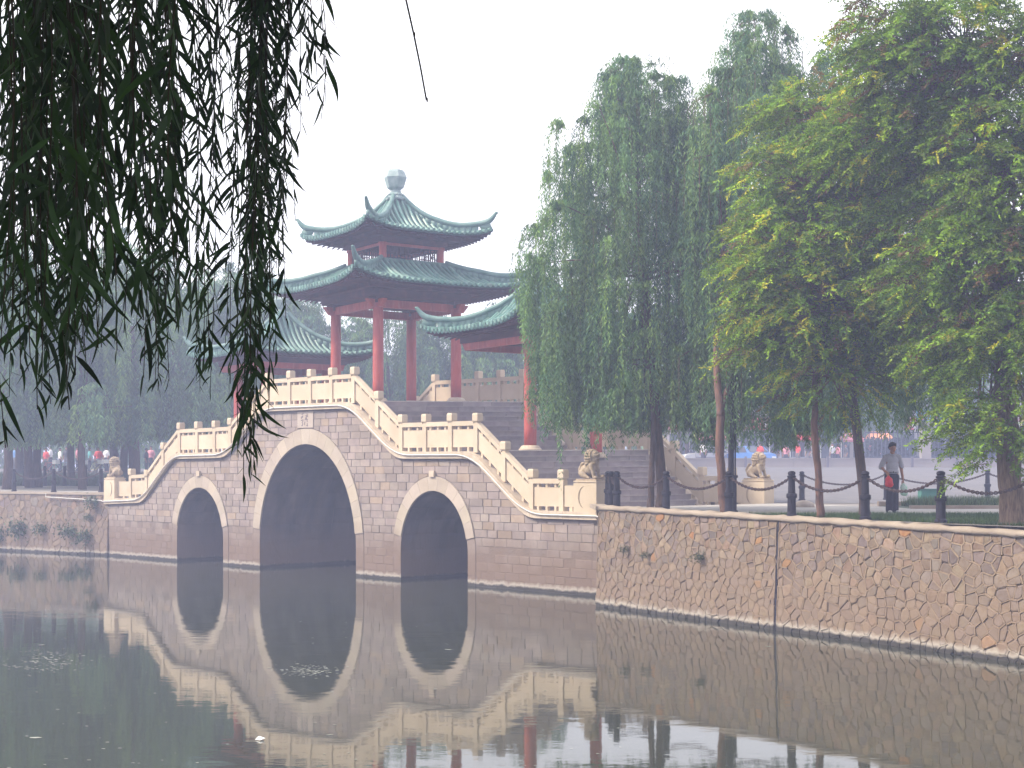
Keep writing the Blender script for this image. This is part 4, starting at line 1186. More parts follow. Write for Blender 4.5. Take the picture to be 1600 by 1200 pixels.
for i in range(3):
    p, q = bpos[k0+i], bpos[k0+i+1]; chain((p[0], p[1], p[2]+.87), (q[0], q[1], q[2]+.87), .2, ('back row chain nearest the left lion', 'middle chain of the left back row', 'leftmost chain of the left back row')[i])

# ------------------------------------------------------------------ pole, boulder, bin
o = empty('metal_pole', (5.25, 34.5, 2.43), 'tall dark metal pole on a box base rising into the willow crown', 'pole')
b = MB(); b.box(-.14, .14, -.14, .14, 0, .06); b.box(-.115, .115, -.115, .115, .06, .84); b.box(-.14, .14, -.14, .14, .84, .90); b.build('base_box', M['iron'], o, world=False)
b = MB(); b.lathe([(.075, .9), (.07, 1.0), (.058, 6.2)], n=12); b.build('post', M['iron'], o, world=False)
b = MB(); b.tube([(.098, 0, .9), (.098, 0, 6.0)], .018, 8); b.build('conduit', M['iron'], o, world=False)
b = MB(); b.lathe([(.06, 6.2), (.20, 6.28), (.24, 6.5), (.16, 6.62), (.05, 6.7)], n=12); b.build('top_fitting', M['iron'], o, world=False)
sp = [('e', (0, 0, .05), (.28, .20, .16)), ('e', (.12, .03, .04), (.20, .16, .14)), ('e', (-.13, -.04, .03), (.17, .15, .12))]
o = blob('boulder', sp, .03, M['rock'], None, 2); o.location = (8.1, 40.0, 2.42); tag(o, 'rounded pale boulder lying beside the far lion pedestal', 'rock')
o = empty('litter_bin', (12.75, 44.2, 2.43), 'small green litter bin standing behind the weeds right of the walking man', 'litter bin')
b = MB(); b.box(-.24, .24, -.2, .2, .02, .42); b.build('bin_body', simple('teal green paint', (0.04, 0.16, 0.13)), o, world=False)
b = MB(); b.box(-.27, .27, -.23, .23, .42, .47); b.build('bin_lid', simple('dark green paint', (0.03, 0.10, 0.09)), o, world=False)

# ------------------------------------------------------------------ the walking man
skin = simple('tanned skin', (0.28, 0.135, 0.085), 0.6); hairm = simple('black hair', (0.012, 0.010, 0.011), 0.6)
shirt = mat('grey blue checked shirt', (0.31, 0.30, 0.36), (0.37, 0.36, 0.42), 60, 0.85, 0.3, 60); trou = simple('navy trousers', (0.008, 0.007, 0.020), 0.85); shoe = simple('grey shoes', (0.32, 0.32, 0.34), 0.6)
man = empty('person', ((1394-800)/F*34.2, 34.2, gr(0, 34) + .012), 'man in grey short sleeved shirt and dark trousers carrying two plastic bags', 'person', rz=0.0)
def hand(px, pz, py, curl=1, side=1):
    s_ = [('e', (px, py, pz), (.030, .022, .042))]
    for i, (dx, ln) in enumerate(((-.024, .050), (-.008, .060), (.008, .056), (.024, .042))):
        s_.append(('c', [(px + dx, py, pz - .03), (px + dx, py - .012, pz - .03 - ln * .55), (px + dx * .8, py - .002 + .016 * curl, pz - .03 - ln)], [.0092, .0086, .0075]))
    s_.append(('c', [(px - side * .022, py - .012, pz + .012), (px - side * .040, py - .024, pz - .018), (px - side * .032, py - .026, pz - .045)], [.011, .010, .008]))
    return s_
bodysp = [('e', (.012, -.012, 1.555), (.072, .088, .105)), ('e', (.020, -.045, 1.515), (.052, .055, .06)), ('e', (.026, -.098, 1.545), (.013, .020, .022)), ('e', (.022, -.082, 1.512), (.028, .016, .009)),
          ('e', (-.062, .002, 1.55), (.012, .02, .03)), ('e', (.084, .002, 1.55), (.012, .02, .03)),
          ('c', [(.0, .012, 1.36), (.004, .0, 1.48)], [.062, .052]), ('e', (0, 0, 1.20), (.15, .09, .20)), ('e', (0, 0, .95), (.14, .095, .13)),
          ('c', [(-.17, 0, 1.33), (-.245, .02, 1.10), (-.20, -.09, 1.00), (-.15, -.16, .955)], [.048, .040, .034, .026]),
          ('c', [(.17, 0, 1.33), (.222, .03, 1.07), (.245, -.005, .86), (.25, -.01, .80)], [.048, .040, .032, .026]),
          ('c', [(-.075, 0, .92), (-.055, -.02, .50), (-.07, .02, .10)], [.08, .055, .04]), ('c', [(.075, 0, .92), (.085, .0, .50), (.10, .05, .10)], [.08, .055, .04])]
bodysp += hand(-.14, .925, -.175, 1, 1) + hand(.252, .755, -.012, 1, 1)
bodysp = [(s_[0], s_[1], s_[2]) for s_ in bodysp]
bd = blob('body', bodysp, .0068, skin, man, 1)
b = MB()
for sx in (-.014, .052): b.ball((sx, -.092, 1.566), (.013, .008, .007), 8, 6)
b.build('eyes', hairm, bd, smooth=True, world=False)
blob('hair', [('e', (.008, .008, 1.612), (.092, .104, .082)), ('e', (.002, .040, 1.565), (.090, .07, .08)), ('e', (.012, -.062, 1.642), (.075, .048, .036))], .012, hairm, man, 1)
blob('shirt', [('e', (0, 0, 1.25), (.150, .112, .14)), ('e', (0, 0, 1.12), (.150, .112, .20)), ('e', (0, 0, .98), (.165, .118, .09)), ('c', [(-.09, 0, 1.365), (-.165, .0, 1.325), (-.215, .02, 1.20), (-.255, .03, 1.09)], [.050, .062, .062, .066]),
               ('c', [(.09, 0, 1.365), (.165, .0, 1.325), (.205, .02, 1.20), (.235, .04, 1.10)], [.050, .062, .060, .062]), ('e', (0, .01, 1.385), (.10, .075, .035))], .012, shirt, man, 3)
b = MB()
for sg in (-1, 1): b.hexa([(0, -.075, 1.37), (sg*.07, -.055, 1.42), (sg*.085, -.04, 1.40), (sg*.02, -.10, 1.345), (0, -.085, 1.38), (sg*.07, -.065, 1.43), (sg*.085, -.055, 1.41), (sg*.02, -.112, 1.35)])
b.build('collar', shirt, man, world=False)
blob('trousers', [('e', (0, 0, .90), (.155, .112, .11)), ('c', [(-.075, 0, .86), (-.062, -.02, .50), (-.07, .01, .07)], [.100, .088, .082]), ('c', [(.075, 0, .86), (.070, .01, .50), (.085, .05, .07)], [.100, .088, .082])], .012, trou, man, 3)
b = MB(); b.lathe([(.0, 0), (.155, 0), (.155, .035), (0, .035)], (0, 0, .955), 20)
b.v = [(x, y * .74, z) for x, y, z in b.v]; b.build('belt', simple('black belt', (0.01, 0.01, 0.01), 0.4), man, world=False)
for nx_, ny_, rt_ in ((-.07, -.03, 0), (.10, .0, .25)):
    blob('shoe', [('e', (nx_ + rt_*.1, ny_ - .05, .035), (.048, .11, .035)), ('e', (nx_, ny_ + .04, .045), (.042, .055, .045))], .012, shoe, man, 1)
def carrier(name, label, c, rx, rz, m, grip):
    sp = [('e', (c[0], c[1], c[2]), (rx, rx * .75, rz)), ('e', (c[0] + rx*.3, c[1], c[2] - rz*.45), (rx * .85, rx * .7, rz * .6)), ('e', (c[0] - rx*.35, c[1], c[2] - rz*.35), (rx * .7, rx * .65, rz * .6)),
          ('c', [(c[0] - .05, c[1], c[2] + rz*.6), grip], [rx * .5, .018]), ('c', [(c[0] + .045, c[1], c[2] + rz*.55), grip], [rx * .45, .018])]
    o = blob(name, sp, .011, m, None, 1); o.location = man.location; return tag(o, label, 'bag')
redb = mat('thin red plastic', (0.75, 0.025, 0.03), (0.62, 0.02, 0.025), 12, 0.35, 0.6, 18, trans=(.3, (1, .5, .4)))
carrier('plastic_bag', "full red plastic bag hanging from the walking man's forward hand", (-.125, -.19, .73), .095, .115, redb, (-.14, -.178, .885))
grb = mat('thin green white plastic', (0.06, 0.42, 0.20), (0.55, 0.66, 0.62), 5, 0.35, 0.6, 18, trans=(.3, (1, 1, 1)))
carrier('plastic_bag', "pale green plastic bag hanging from the walking man's lowered hand", (.275, -.01, .535), .085, .13, grb, (.253, -.012, .715))

# ------------------------------------------------------------------ litter and scum on the water
b = MB(); c = ((406-800)/F*18.3, 18.3)
b.add([(c[0]-.09, c[1]-.05, .01), (c[0]+.03, c[1]-.12, .012), (c[0]+.12, c[1]+.0, .03), (c[0]+.03, c[1]+.10, .016), (c[0]-.05, c[1]+.08, .05), (c[0]+.01, c[1]-.01, .07)], [(0,1,5),(1,2,5),(2,3,5),(3,4,5),(4,0,5)])
b.v = [(c[0] + (x - c[0]) * .6, c[1] + (y - c[1]) * .6, z * .6 + .004) for x, y, z in b.v]
tag(b.build('floating_litter', M['hoop']), 'crumpled white scrap of litter floating on the water', 'litter')
r = np.random.default_rng(5); V = []; Fq = []
def fleck(x, y, s):
    k = len(V); n_ = 5
    for i in range(n_): a = 2*math.pi*i/n_; V.append((x + s * 1.6 * math.cos(a) * r.uniform(.6, 1.2), y + s * math.sin(a) * r.uniform(.6, 1.2), .005))
    Fq.append(tuple(range(k, k + n_)))
for i in range(520):
    u_ = r.random()
    if u_ < .38: px, py, sp_ = 75 + r.normal(0, 30), 1035 + r.normal(0, 9), .018
    elif u_ < .70: px, py, sp_ = 480 + r.normal(0, 24), 1048 + r.normal(0, 5), .018
    else: px, py, sp_ = r.uniform(0, 1000), r.uniform(900, 1200), .014
    Z = CZ * F / (py - HY); fleck((px-800)/F*Z, Z, r.uniform(.5, 1.5) * sp_)
for (px, py) in ((65, 1008), (55, 1153), (1200, 1010), (240, 1008), (700, 1015)):
    Z = CZ * F / (py - HY); fleck((px-800)/F*Z, Z, .05)
tag(link('water_scum', npmesh('water_scum', V, Fq), M['scum']), kind='stuff')
# ------------------------------------------------------------------ trees
def diamonds(Bp, D, Wd):
    """leaf blades: base, two sides, tip"""
    m_ = Bp + D * .45
    V = np.stack([Bp, m_ + Wd, Bp + D, m_ - Wd], 1).reshape(-1, 3)
    return V, np.arange(len(Bp) * 4).reshape(-1, 4)
def unit(a): return a / np.maximum(np.linalg.norm(a, axis=-1, keepdims=True), 1e-9)
WIL = np.array([(0.105,0.20,0.095),(0.13,0.23,0.10),(0.08,0.17,0.095),(0.16,0.26,0.10)])
def willow_foliage(seed, prof_pts, cx, cy, nl, ns, nleaf, ll, lw, slen, zmin, pal=WIL, lobe_r=.50, dens_low=1.0, yscale=1.0, outer=.55, extra=()):
    """cascades: lobes on the crown, each an arch from which leafy strands hang"""
    r = np.random.default_rng(seed)
    zs = np.array([p[0] for p in prof_pts]); rs_ = np.array([p[1] for p in prof_pts])
    zt = r.uniform(0, 1, nl) ** (1/1.0)
    zl = zs[0] + (zs[-1] - zs[0]) * zt
    rad = np.interp(zl, zs, rs_)
    ang = r.uniform(0, 2*math.pi, nl); rr = rad * np.sqrt(r.uniform(outer ** 2, 1.0, nl))
    rr *= r.uniform(.82, 1.05, nl)
    LX = cx + rr * np.cos(ang); LY = cy + rr * np.sin(ang) * yscale
    tone = r.uniform(.55, 1.45, nl); warm = r.uniform(-.1, .22, nl)
    strands = []; SC = []
    for (ex, ey, ez0, ez1) in extra:
        strands.append((ex, ey, ez0, r.uniform(-.1, .1), r.uniform(-.1, .1), ez0 - ez1, .1)); SC.append(pal[r.integers(0, len(pal))] * r.uniform(.7, 1.2))
    for i in range(nl):
        lr = lobe_r * r.uniform(.6, 1.5); n_ = int(ns * r.uniform(.6, 1.4))
        a = r.normal(ang[i], 1.1, n_); q = lr * np.sqrt(r.random(n_)); ln = slen * r.uniform(.35, 1.15, n_)
        for k in range(n_):
            ox, oy = math.cos(a[k]), math.sin(a[k])
            end = zl[i] - ln[k]
            if end < zmin: end = zmin + r.uniform(0, .9); 
            strands.append((LX[i], LY[i], zl[i] - .25, ox * q[k], oy * q[k], max(.5, zl[i] - end), .18 + .25 * r.random()))
            SC.append(pal[r.integers(0, len(pal))] * tone[i] * (1 + np.array([warm[i], warm[i] * .5, -warm[i]])))
    S = np.array(strands); SC = np.array(SC); n_ = len(S)
    t = (np.arange(nleaf)[None, :] + r.random((n_, nleaf))) / nleaf
    arch = np.minimum(1, t * S[:, 5:6] / .55)
    x = S[:, 0:1] + S[:, 3:4] * np.sin(arch * math.pi / 2); y = S[:, 1:2] + S[:, 4:5] * np.sin(arch * math.pi / 2)
    z = S[:, 2:3] + S[:, 6:7] * np.sin(np.minimum(1, arch) * math.pi) * .9 + .25 * (1-arch) - S[:, 5:6] * np.maximum(0, t - .0) * np.minimum(1, arch)
    sw = r.normal(0, .05, (n_, 2)); x = x + sw[:, 0:1] * t * S[:, 5:6]; y = y + sw[:, 1:2] * t * S[:, 5:6]
    Bp = np.stack([x, y, z], -1).reshape(-1, 3) + r.normal(0, .015, (n_ * nleaf, 3))
    m_ = len(Bp); az = r.uniform(0, 2*math.pi, m_); dn = r.uniform(.45, 1.3, m_)
    D = unit(np.stack([np.cos(az) * .6, np.sin(az) * .6, -dn], 1)) * (ll * r.uniform(.65, 1.25, (m_, 1)))
    Wd = unit(np.cross(D, r.normal(0, 1, (m_, 3)))) * lw / 2
    V, Fq = diamonds(Bp, D, Wd)
    C = np.repeat(SC, nleaf, 0) * r.uniform(.75, 1.25, (m_, 1))
    lobes = np.stack([LX, LY, zl], 1)
    return V, Fq, np.repeat(C, 4, 0), lobes, S
def limb_path(p0, p1, r_, n_=6, bow=.3):
    p0, p1 = Vector(p0), Vector(p1); mid = (p0 + p1) / 2 + Vector((r_.uniform(-.2, .2), r_.uniform(-.2, .2), bow * (p1 - p0).length * .3))
    return [(p0 * (1-t)**2 + mid * 2*t*(1-t) + p1 * t*t) for t in [k / n_ for k in range(n_ + 1)]]
def willow(label, base, trunks, crown_c, prof_pts, nl, ns, nleaf, ll, lw, slen, zmin, seed, bark, group=None, nlimb=30, **kw):
    root = empty('willow_tree', base, label, 'tree', group)
    rs = random.Random(seed)
    tops = []
    for (pts, rad) in trunks:
        b = MB(); n_ = len(pts); fine = []; fr = []
        for i in range(n_ - 1):
            for q in range(4):
                t = q / 4; p = Vector(pts[i]).lerp(Vector(pts[i+1]), t) + Vector((rs.uniform(-.012, .012), rs.uniform(-.012, .012), 0)); fine.append(p); fr.append((rad[i] + (rad[i+1]-rad[i]) * t) * rs.uniform(.95, 1.06))
        fine.append(Vector(pts[-1])); fr.append(rad[-1]); fr[0] *= 1.25
        b.tube(fine, fr, 12); b.build('trunk', bark, root, smooth=True); tops.append((Vector(pts[-1]), rad[-1], Vector(pts[-2])))
    V, Fq, C, lobes, S = willow_foliage(seed, prof_pts, crown_c[0], crown_c[1], nl, ns, nleaf, ll, lw, slen, zmin, **kw)
    off = np.array(base)
    b = MB(); idx = rs.sample(range(len(lobes)), min(nlimb, len(lobes)))
    for i in idx:
        tp, tr, tq = rs.choice(tops); st_ = tp.lerp(tq, rs.uniform(0, .5))
        pth = limb_path(st_, lobes[i], rs, 6, .35); r0 = tr * rs.uniform(.25, .5)
        b.tube(pth, [r0 * (1 - .85 * k / 6) + .006 for k in range(7)], 5)
    b.build('limbs', bark, root, smooth=True)
    b = MB()
    for k in rs.sample(range(len(S)), min(500, len(S))):
        s_ = S[k]; p = [(s_[0], s_[1], s_[2] + .2), (s_[0] + s_[3], s_[1] + s_[4], s_[2]), (s_[0] + s_[3], s_[1] + s_[4], s_[2] - s_[5] * .6)]; b.tube(p, [.008, .006, .004], 3)
    tag(b.build('twigs', bark, root), kind='stuff')
    o = link('foliage', npmesh('foliage', V - off, Fq, C), M['willow'], root); tag(o, kind='stuff')
    return root
def zat(y, Z): return CZ + (HY - y) * Z / F
def xat(x, Z): return (x - 800) / F * Z
# middle willow with the two leaning trunks
Z = 35.6
A0 = (xat(1027, Z), Z, 2.42)
willow('large weeping willow with twin leaning trunks in the middle of the right bank', A0,
       [([(xat(1016, Z), Z, 2.40), (xat(1018, Z), Z, 3.3), (xat(1022, Z), Z + .1, zat(660, Z)), (xat(1018, Z), Z + .2, zat(560, Z))], [.085, .075, .068, .06]),
        ([(xat(1035, Z), Z + .25, 2.40), (xat(1036, Z), Z + .25, 3.2), (xat(1027, Z), Z + .25, zat(650, Z)), (xat(1012, Z), Z + .4, zat(500, Z)), (xat(1000, Z), Z + .5, zat(380, Z))], [.15, .125, .11, .10, .08])],
       (xat(1002, 37.5), 37.5), [(zat(640, 37), 2.2), (zat(560, 37), 2.55), (zat(470, 37), 2.85), (zat(330, 37), 3.1), (zat(230, 37), 2.8), (zat(175, 37), 1.9), (zat(130, 37), 1.2), (zat(85, 37), .6)],
       310, 17, 56, .135, .027, 2.1, zat(650, 36), 21, M['bark'], outer=.30,
       extra=[(xat(px_, 35.0 + (i_ % 5) * .3), 35.0 + (i_ % 5) * .3, zat(600, 35), zat(ye_, 35)) for i_, (px_, ye_) in enumerate([(872, 720), (876, 765), (880, 715), (868, 700), (905, 690), (912, 700), (918, 712), (924, 705), (930, 700), (936, 712), (942, 708), (948, 700), (955, 695), (962, 704), (970, 690), (985, 690), (1000, 700), (1060, 690), (1070, 700), (895, 688), (850, 680), (845, 690), (926, 695), (933, 690), (921, 690), (940, 690)])])
# willow with the bent trunk in front of the metal pole
Z = 33.4
A0 = (xat(1131, Z), Z, 2.42)
willow('weeping willow with one bent reddish trunk beside the tall metal pole', A0,
       [([(xat(1133, Z), Z, 2.38), (xat(1128, Z), Z, 3.1), (xat(1124, Z), Z, 4.0), (xat(1127, Z), Z + .05, zat(640, Z)), (xat(1122, Z), Z + .3, zat(580, Z)), (xat(1140, Z), Z + 2.2, zat(430, Z))], [.125, .105, .10, .095, .08, .05]),
        ([(xat(1125, Z), Z, zat(650, Z)), (xat(1137, Z), Z + .2, zat(610, Z)), (xat(1170, Z), Z + 1.4, zat(520, Z))], [.07, .06, .04])],
       (xat(1180, 36), 35.8), [(zat(640, 37), 1.9), (zat(560, 37), 2.2), (zat(420, 37), 2.3), (zat(280, 37), 2.1), (zat(170, 37), 1.6), (zat(100, 37), 1.0), (zat(50, 37), .5)],
       210, 16, 52, .135, .027, 2.2, zat(690, 36), 22, M['bark_red'], outer=.30)
Z = 31.4
A0 = (xat(1350, Z), Z, 2.42)
willow('weeping willow with a slim dark leaning trunk just left of the walking man', A0,
       [([(xat(1352, Z), Z, 2.38), (xat(1348, Z), Z, 3.2), (xat(1338, Z), Z, zat(670, Z)), (xat(1332, Z), Z + .05, zat(610, Z)), (xat(1335, Z), Z + .3, zat(500, Z)), (xat(1345, Z), Z + .6, zat(380, Z))], [.125, .105, .10, .09, .08, .06])],
       (xat(1350, 34.5), 34.8), [(zat(600, 34), 2.3), (zat(520, 34), 2.5), (zat(400, 34), 2.6), (zat(260, 34), 2.4), (zat(140, 34), 1.8), (zat(60, 34), .8)],
       150, 15, 48, .140, .029, 2.2, zat(665, 34), 23, M['bark'], outer=.30)

LOC = dict(base=[(0.15,0.26,0.024),(0.19,0.31,0.026),(0.095,0.185,0.032),(0.15,0.21,0.034)], tip=[(0.30,0.42,0.03),(0.22,0.36,0.03),(0.40,0.38,0.03)], rust=[(0.16,0.10,0.05),(0.13,0.075,0.045),(0.21,0.15,0.05)])
def locust(label, base, trunk_pts, trunk_r, blobs, nspray, seed, bark, leaf=.045, yellow=.2, rust=.08, left_bias=.6):
    """feathery compound leaves on drooping sprays filling a few crown masses (blobs: centre, radii)"""
    root = empty('locust_tree', base, label, 'tree'); rs = random.Random(seed); r = np.random.default_rng(seed)
    b = MB(); fine = []; fr = []
    for i in range(len(trunk_pts) - 1):
        for q in range(5):
            t = q / 5; fine.append(Vector(trunk_pts[i]).lerp(Vector(trunk_pts[i+1]), t) + Vector((rs.uniform(-.015, .015), rs.uniform(-.015, .015), 0))); fr.append((trunk_r[i] + (trunk_r[i+1]-trunk_r[i]) * t) * rs.uniform(.95, 1.06))
    fine.append(Vector(trunk_pts[-1])); fr.append(trunk_r[-1])
    b.tube(fine, fr, 16); b.build('trunk', bark, root, smooth=True)
    tp = Vector(trunk_pts[-1]); tq = Vector(trunk_pts[-2])
    w = np.array([q[3] if len(q) > 3 else 1 for q in blobs], float); vol = w * np.array([q[1][0]*q[1][1]*q[1][2] for q in blobs]) ** .7; vol /= vol.sum()
    lim = MB(); Bs = []; Ds = []; Ws = []; Cs = []
    mains = []
    for c_, rr_ in [(q[0], q[1]) for q in blobs]:
        pth = limb_path(tq.lerp(tp, rs.uniform(.2, 1)), c_, rs, 8, .25); lim.tube(pth, [trunk_r[-1] * (.62 - .5 * k / 8) for k in range(9)], 7); mains.append(pth)
    for s_ in range(nspray):
        bi = r.choice(len(blobs), p=vol); c_, rr_ = blobs[bi][0], blobs[bi][1]
        v = unit(r.normal(0, 1, 3)); q = r.uniform(.35, 1.0) ** .5
        p0 = np.array(c_) + v * np.array(rr_) * q
        out = v.copy(); out[2] *= .25; out[0] -= left_bias * r.random(); out = unit(out)
        L = r.uniform(.4, .85); tone = r.uniform(.5, 1.45)
        kind = r.random(); outerness = q
        nleafs = 11
        pc = []
        for k in range(nleafs):
            t = k / (nleafs - 1); p = p0 + out * L * t + np.array([0, 0, -.55 * L * t * t + .22 * L * t]); pc.append(p)
        if s_ % 3 == 0:
            a_ = Vector(mains[bi][rs.randint(4, 8)]); pth = limb_path(a_, p0, rs, 4, .2); lim.tube(pth, [.022, .018, .014, .010, .007], 4)
        if s_ % 2 == 0: lim.tube([Vector(pc[0]), Vector(pc[4]), Vector(pc[-1])], [.008, .006, .003], 3)
        sdir = unit(np.cross(out, [0, 0, 1.0]))
        for k in range(nleafs):
            t = k / (nleafs - 1); sg = 1 if k % 2 else -1
            rd = unit(sdir * sg * (1 - .5 * t) + out * (.45 + .8 * t) + np.array([0, 0, -.25 - .25 * t]) + r.normal(0, .42, 3))
            rl = .22 * r.uniform(.75, 1.2); nl = 6
            if kind < yellow * outerness and t > .25: colr = LOC['tip'][r.integers(0, 3)]
            elif kind > 1 - rust: colr = LOC['rust'][r.integers(0, 3)]
            else: colr = LOC['base'][r.integers(0, 4)]
            colr = np.array(colr) * tone
            ws = unit(np.cross(rd, [0, 0, 1.0]) + r.normal(0, .45, 3))
            for j in range(nl):
                tt = (j + .6) / nl; bp_ = pc[k] + rd * rl * tt + np.array([0, 0, -.05 * tt * tt])
                for s2 in (-1, 1):
                    Bs.append(bp_); Ds.append(ws * s2 * leaf + rd * leaf * .35 + np.array([0, 0, -.012])); Cs.append(colr)
    Bs = np.array(Bs); Ds = np.array(Ds) * r.uniform(.75, 1.2, (len(Bs), 1)); Cs = np.array(Cs) * r.uniform(.8, 1.2, (len(Bs), 1))
    Ds = Ds + r.normal(0, leaf * .35, (len(Bs), 3)); Wd = unit(np.cross(Ds, np.array([0, 0, 1.0]) + r.normal(0, .6, (len(Bs), 3)))) * leaf * .36
    V, Fq = diamonds(Bs, Ds, Wd)
    lim.build('limbs', bark, root, smooth=True)
    o = link('foliage', npmesh('foliage', V - np.array(base), Fq, np.repeat(Cs, 4, 0)), M['locust'], root); tag(o, kind='stuff')
    return root
def bl_(x, y, Z, rx, ry, rz, w=1): return ((xat(x, Z), Z, zat(y, Z)), (rx * Z / F, ry, rz * Z / F), None, w)
Z = 30.8
locust('slim reddish trunked locust with bright yellow green leaf tips behind the chain', (xat(1281, Z), Z, 2.42),
       [(xat(1283, Z), Z, 2.38), (xat(1278, Z), Z, 3.3), (xat(1272, Z), Z, zat(660, Z)), (xat(1275, Z), Z + .1, zat(600, Z)), (xat(1290, Z), Z + .2, zat(480, Z)), (xat(1310, Z), Z + .2, zat(350, Z))], [.095, .078, .07, .068, .06, .045],
       [bl_(1300, 590, 30.5, 75, .9, 45, .8), bl_(1290, 480, 30.2, 120, 1.4, 70, 1.3), bl_(1210, 420, 30, 60, .8, 30), bl_(1230, 500, 30, 75, .8, 35), bl_(1260, 370, 30.4, 110, 1.3, 60, 1.1), bl_(1250, 270, 30.8, 80, 1.1, 50),
        bl_(1280, 190, 31, 80, 1.1, 60), bl_(1400, 500, 31, 90, 1.4, 70, 1.1), bl_(1380, 400, 30.6, 90, 1.3, 60), bl_(1360, 290, 30.6, 90, 1.3, 60), bl_(1200, 545, 30, 45, .6, 18, .7)], 1950, 31, M['bark_red'], leaf=.050, yellow=.42, rust=.05)
Z = 26.9
locust('thick trunked spreading locust with brownish seed clusters at the right edge', (xat(1580, Z), Z, 2.40),
       [(xat(1590, Z), Z, 2.30), (xat(1584, Z), Z, 2.65), (xat(1577, Z), Z, 3.3), (xat(1572, Z), Z + .1, zat(600, Z)), (xat(1575, Z), Z + .2, zat(430, Z)), (xat(1560, Z), Z + .3, zat(250, Z)), (xat(1530, Z), Z + .5, zat(150, Z))], [.36, .25, .215, .20, .18, .14, .09],
       [bl_(1570, 640, 26.5, 65, .9, 60, .8), bl_(1575, 700, 26.4, 40, .6, 40, .5), bl_(1560, 540, 26.6, 90, 1.2, 60), bl_(1580, 420, 26.5, 100, 1.3, 70), bl_(1590, 300, 26.5, 110, 1.4, 80), bl_(1480, 430, 27.5, 80, 1.2, 60),
        bl_(1440, 130, 27.5, 100, 1.4, 60), bl_(1500, 60, 27.0, 120, 1.4, 60), bl_(1400, 40, 27.2, 70, 1.1, 50), bl_(1600, 120, 26.5, 100, 1.3, 90), bl_(1380, 210, 28, 90, 1.2, 55), bl_(1460, 250, 28, 60, 1.1, 45, .7), bl_(1690, 350, 26, 90, 1.5, 250, .7), bl_(1530, 660, 26.5, 40, .6, 30, .6), bl_(1560, 210, 26.6, 90, 1.2, 60), bl_(1520, 380, 27, 70, 1.1, 45), bl_(1450, 340, 28.5, 60, 1.0, 40, .6), bl_(1500, 520, 27.5, 60, 1.0, 50, .8), bl_(1600, 520, 26.4, 60, 1.0, 60)],
       2500, 32, M['bark_big'], leaf=.052, yellow=.12, rust=.07, left_bias=.35)

# ------------------------------------------------------------------ hazy willows beyond
def bg_willow(seed, h, rad, bark):
    root = empty('distant_willow', (0, 0, 0), 'tmp', 'tree', 'hazy willows in the background'); rs = random.Random(seed)
    for k in range(1 if seed % 2 else 2):
        b = MB(); x = k * .5; b.tube([(x, 0, -.4), (x + .1, 0, 1.2), (x * 1.6, .1, h * .35), (x * 2 - .3 * k, .2, h * .6)], [.24, .19, .17, .10], 8); b.build('trunk', bark, root, smooth=True, world=False)
    pr = [(3.2, rad * .9), (h * .45, rad), (h * .7, rad * .9), (h * .88, rad * .55), (h * .98, rad * .2)]
    V, Fq, C, lobes, S = willow_foliage(seed, pr, 0, 0, 85, 14, 26, .28, .060, h * .27, 2.3, lobe_r=.6, outer=.35, pal=WIL * .9)
    o = link('foliage', npmesh('bg_foliage', V, Fq, C), M['willow'], root); tag(o, kind='stuff')
    b = MB()
    for i in rs.sample(range(len(lobes)), 16): b.tube(limb_path((0, 0, h * .35), lobes[i], rs, 4, .3), [.07, .055, .04, .03, .02], 4)
    b.build('limbs', bark, root, smooth=True, world=False)
    return root
protos = [bg_willow(41, 11.0, 3.6, M['bark']), bg_willow(42, 12.0, 4.0, M['bark']), bg_willow(43, 10.0, 3.4, M['bark'])]
index_kids()
spots = [  # photo column, depth, scale, what sets it apart
 (10, 66, 1.05, 0, 'hazy willow at the left edge of the embankment'), (60, 68.5, 1.0, 1, 'hazy willow with a reddish trunk right of the leftmost bollard'), (112, 76, 1.0, 2, 'hazy willow set back behind the left embankment'),
 (129, 66, .92, 0, 'hazy willow with a pale trunk left of the left lion'), (213, 70, 1.08, 1, 'hazy willow with the thick dark forked trunk right of the left lion'), (285, 76, 1.05, 2, 'hazy willow above the left end of the balustrade'),
 (175, 82, 1.15, 1, 'hazy willow behind the left lion'), (30, 84, 1.2, 2, 'tall hazy willow far back at the left edge'), (340, 80, 1.1, 0, 'hazy willow behind the long hanging leafy strand'), (-45, 70, 1.1, 1, 'hazy willow just outside the left edge'),
 (400, 84, 1.12, 1, 'hazy willow rising behind the left pavilion roof'), (470, 82, 1.0, 0, 'hazy willow behind the left pavilion columns'), (545, 84, .98, 2, 'hazy willow seen between the left columns of the tall pavilion'),
 (610, 82, .95, 1, 'hazy willow seen through the middle of the tall pavilion'), (680, 84, .98, 0, 'hazy willow seen right of the tall pavilion columns'), (750, 82, 1.0, 2, 'hazy willow under the right pavilion roof'), (820, 86, 1.0, 1, 'hazy willow behind the right pavilion column'),
 (900, 92, .9, 0, 'hazy willow far behind the middle willow'), (1075, 100, .8, 1, 'small hazy tree in front of the far shops left of the pole'), (1255, 100, .85, 2, 'small hazy tree by the far shops behind the far lion'), (1510, 96, .9, 0, 'hazy tree right of the blue signboard'), (1345, 108, .9, 1, 'hazy tree behind the far fence'),
 (1660, 98, 1.0, 2, 'hazy tree outside the right edge')]
for i, (px, Zb, sc_, k, lab) in enumerate(spots):
    o = protos[k] if i in (0, 1, 2) and k == i else copy_tree(protos[k])
    x = xat(px, Zb); z = gl(x, Zb) if px < 850 else gr(x, Zb)
    if -10.9 < x < 7 and Zb < 100 and px > 560: z = 2.6
    o.location = (x, Zb, z); o.scale = (sc_,) * 3; o.rotation_euler = (0, 0, random.uniform(0, 6.28)); o['label'] = lab
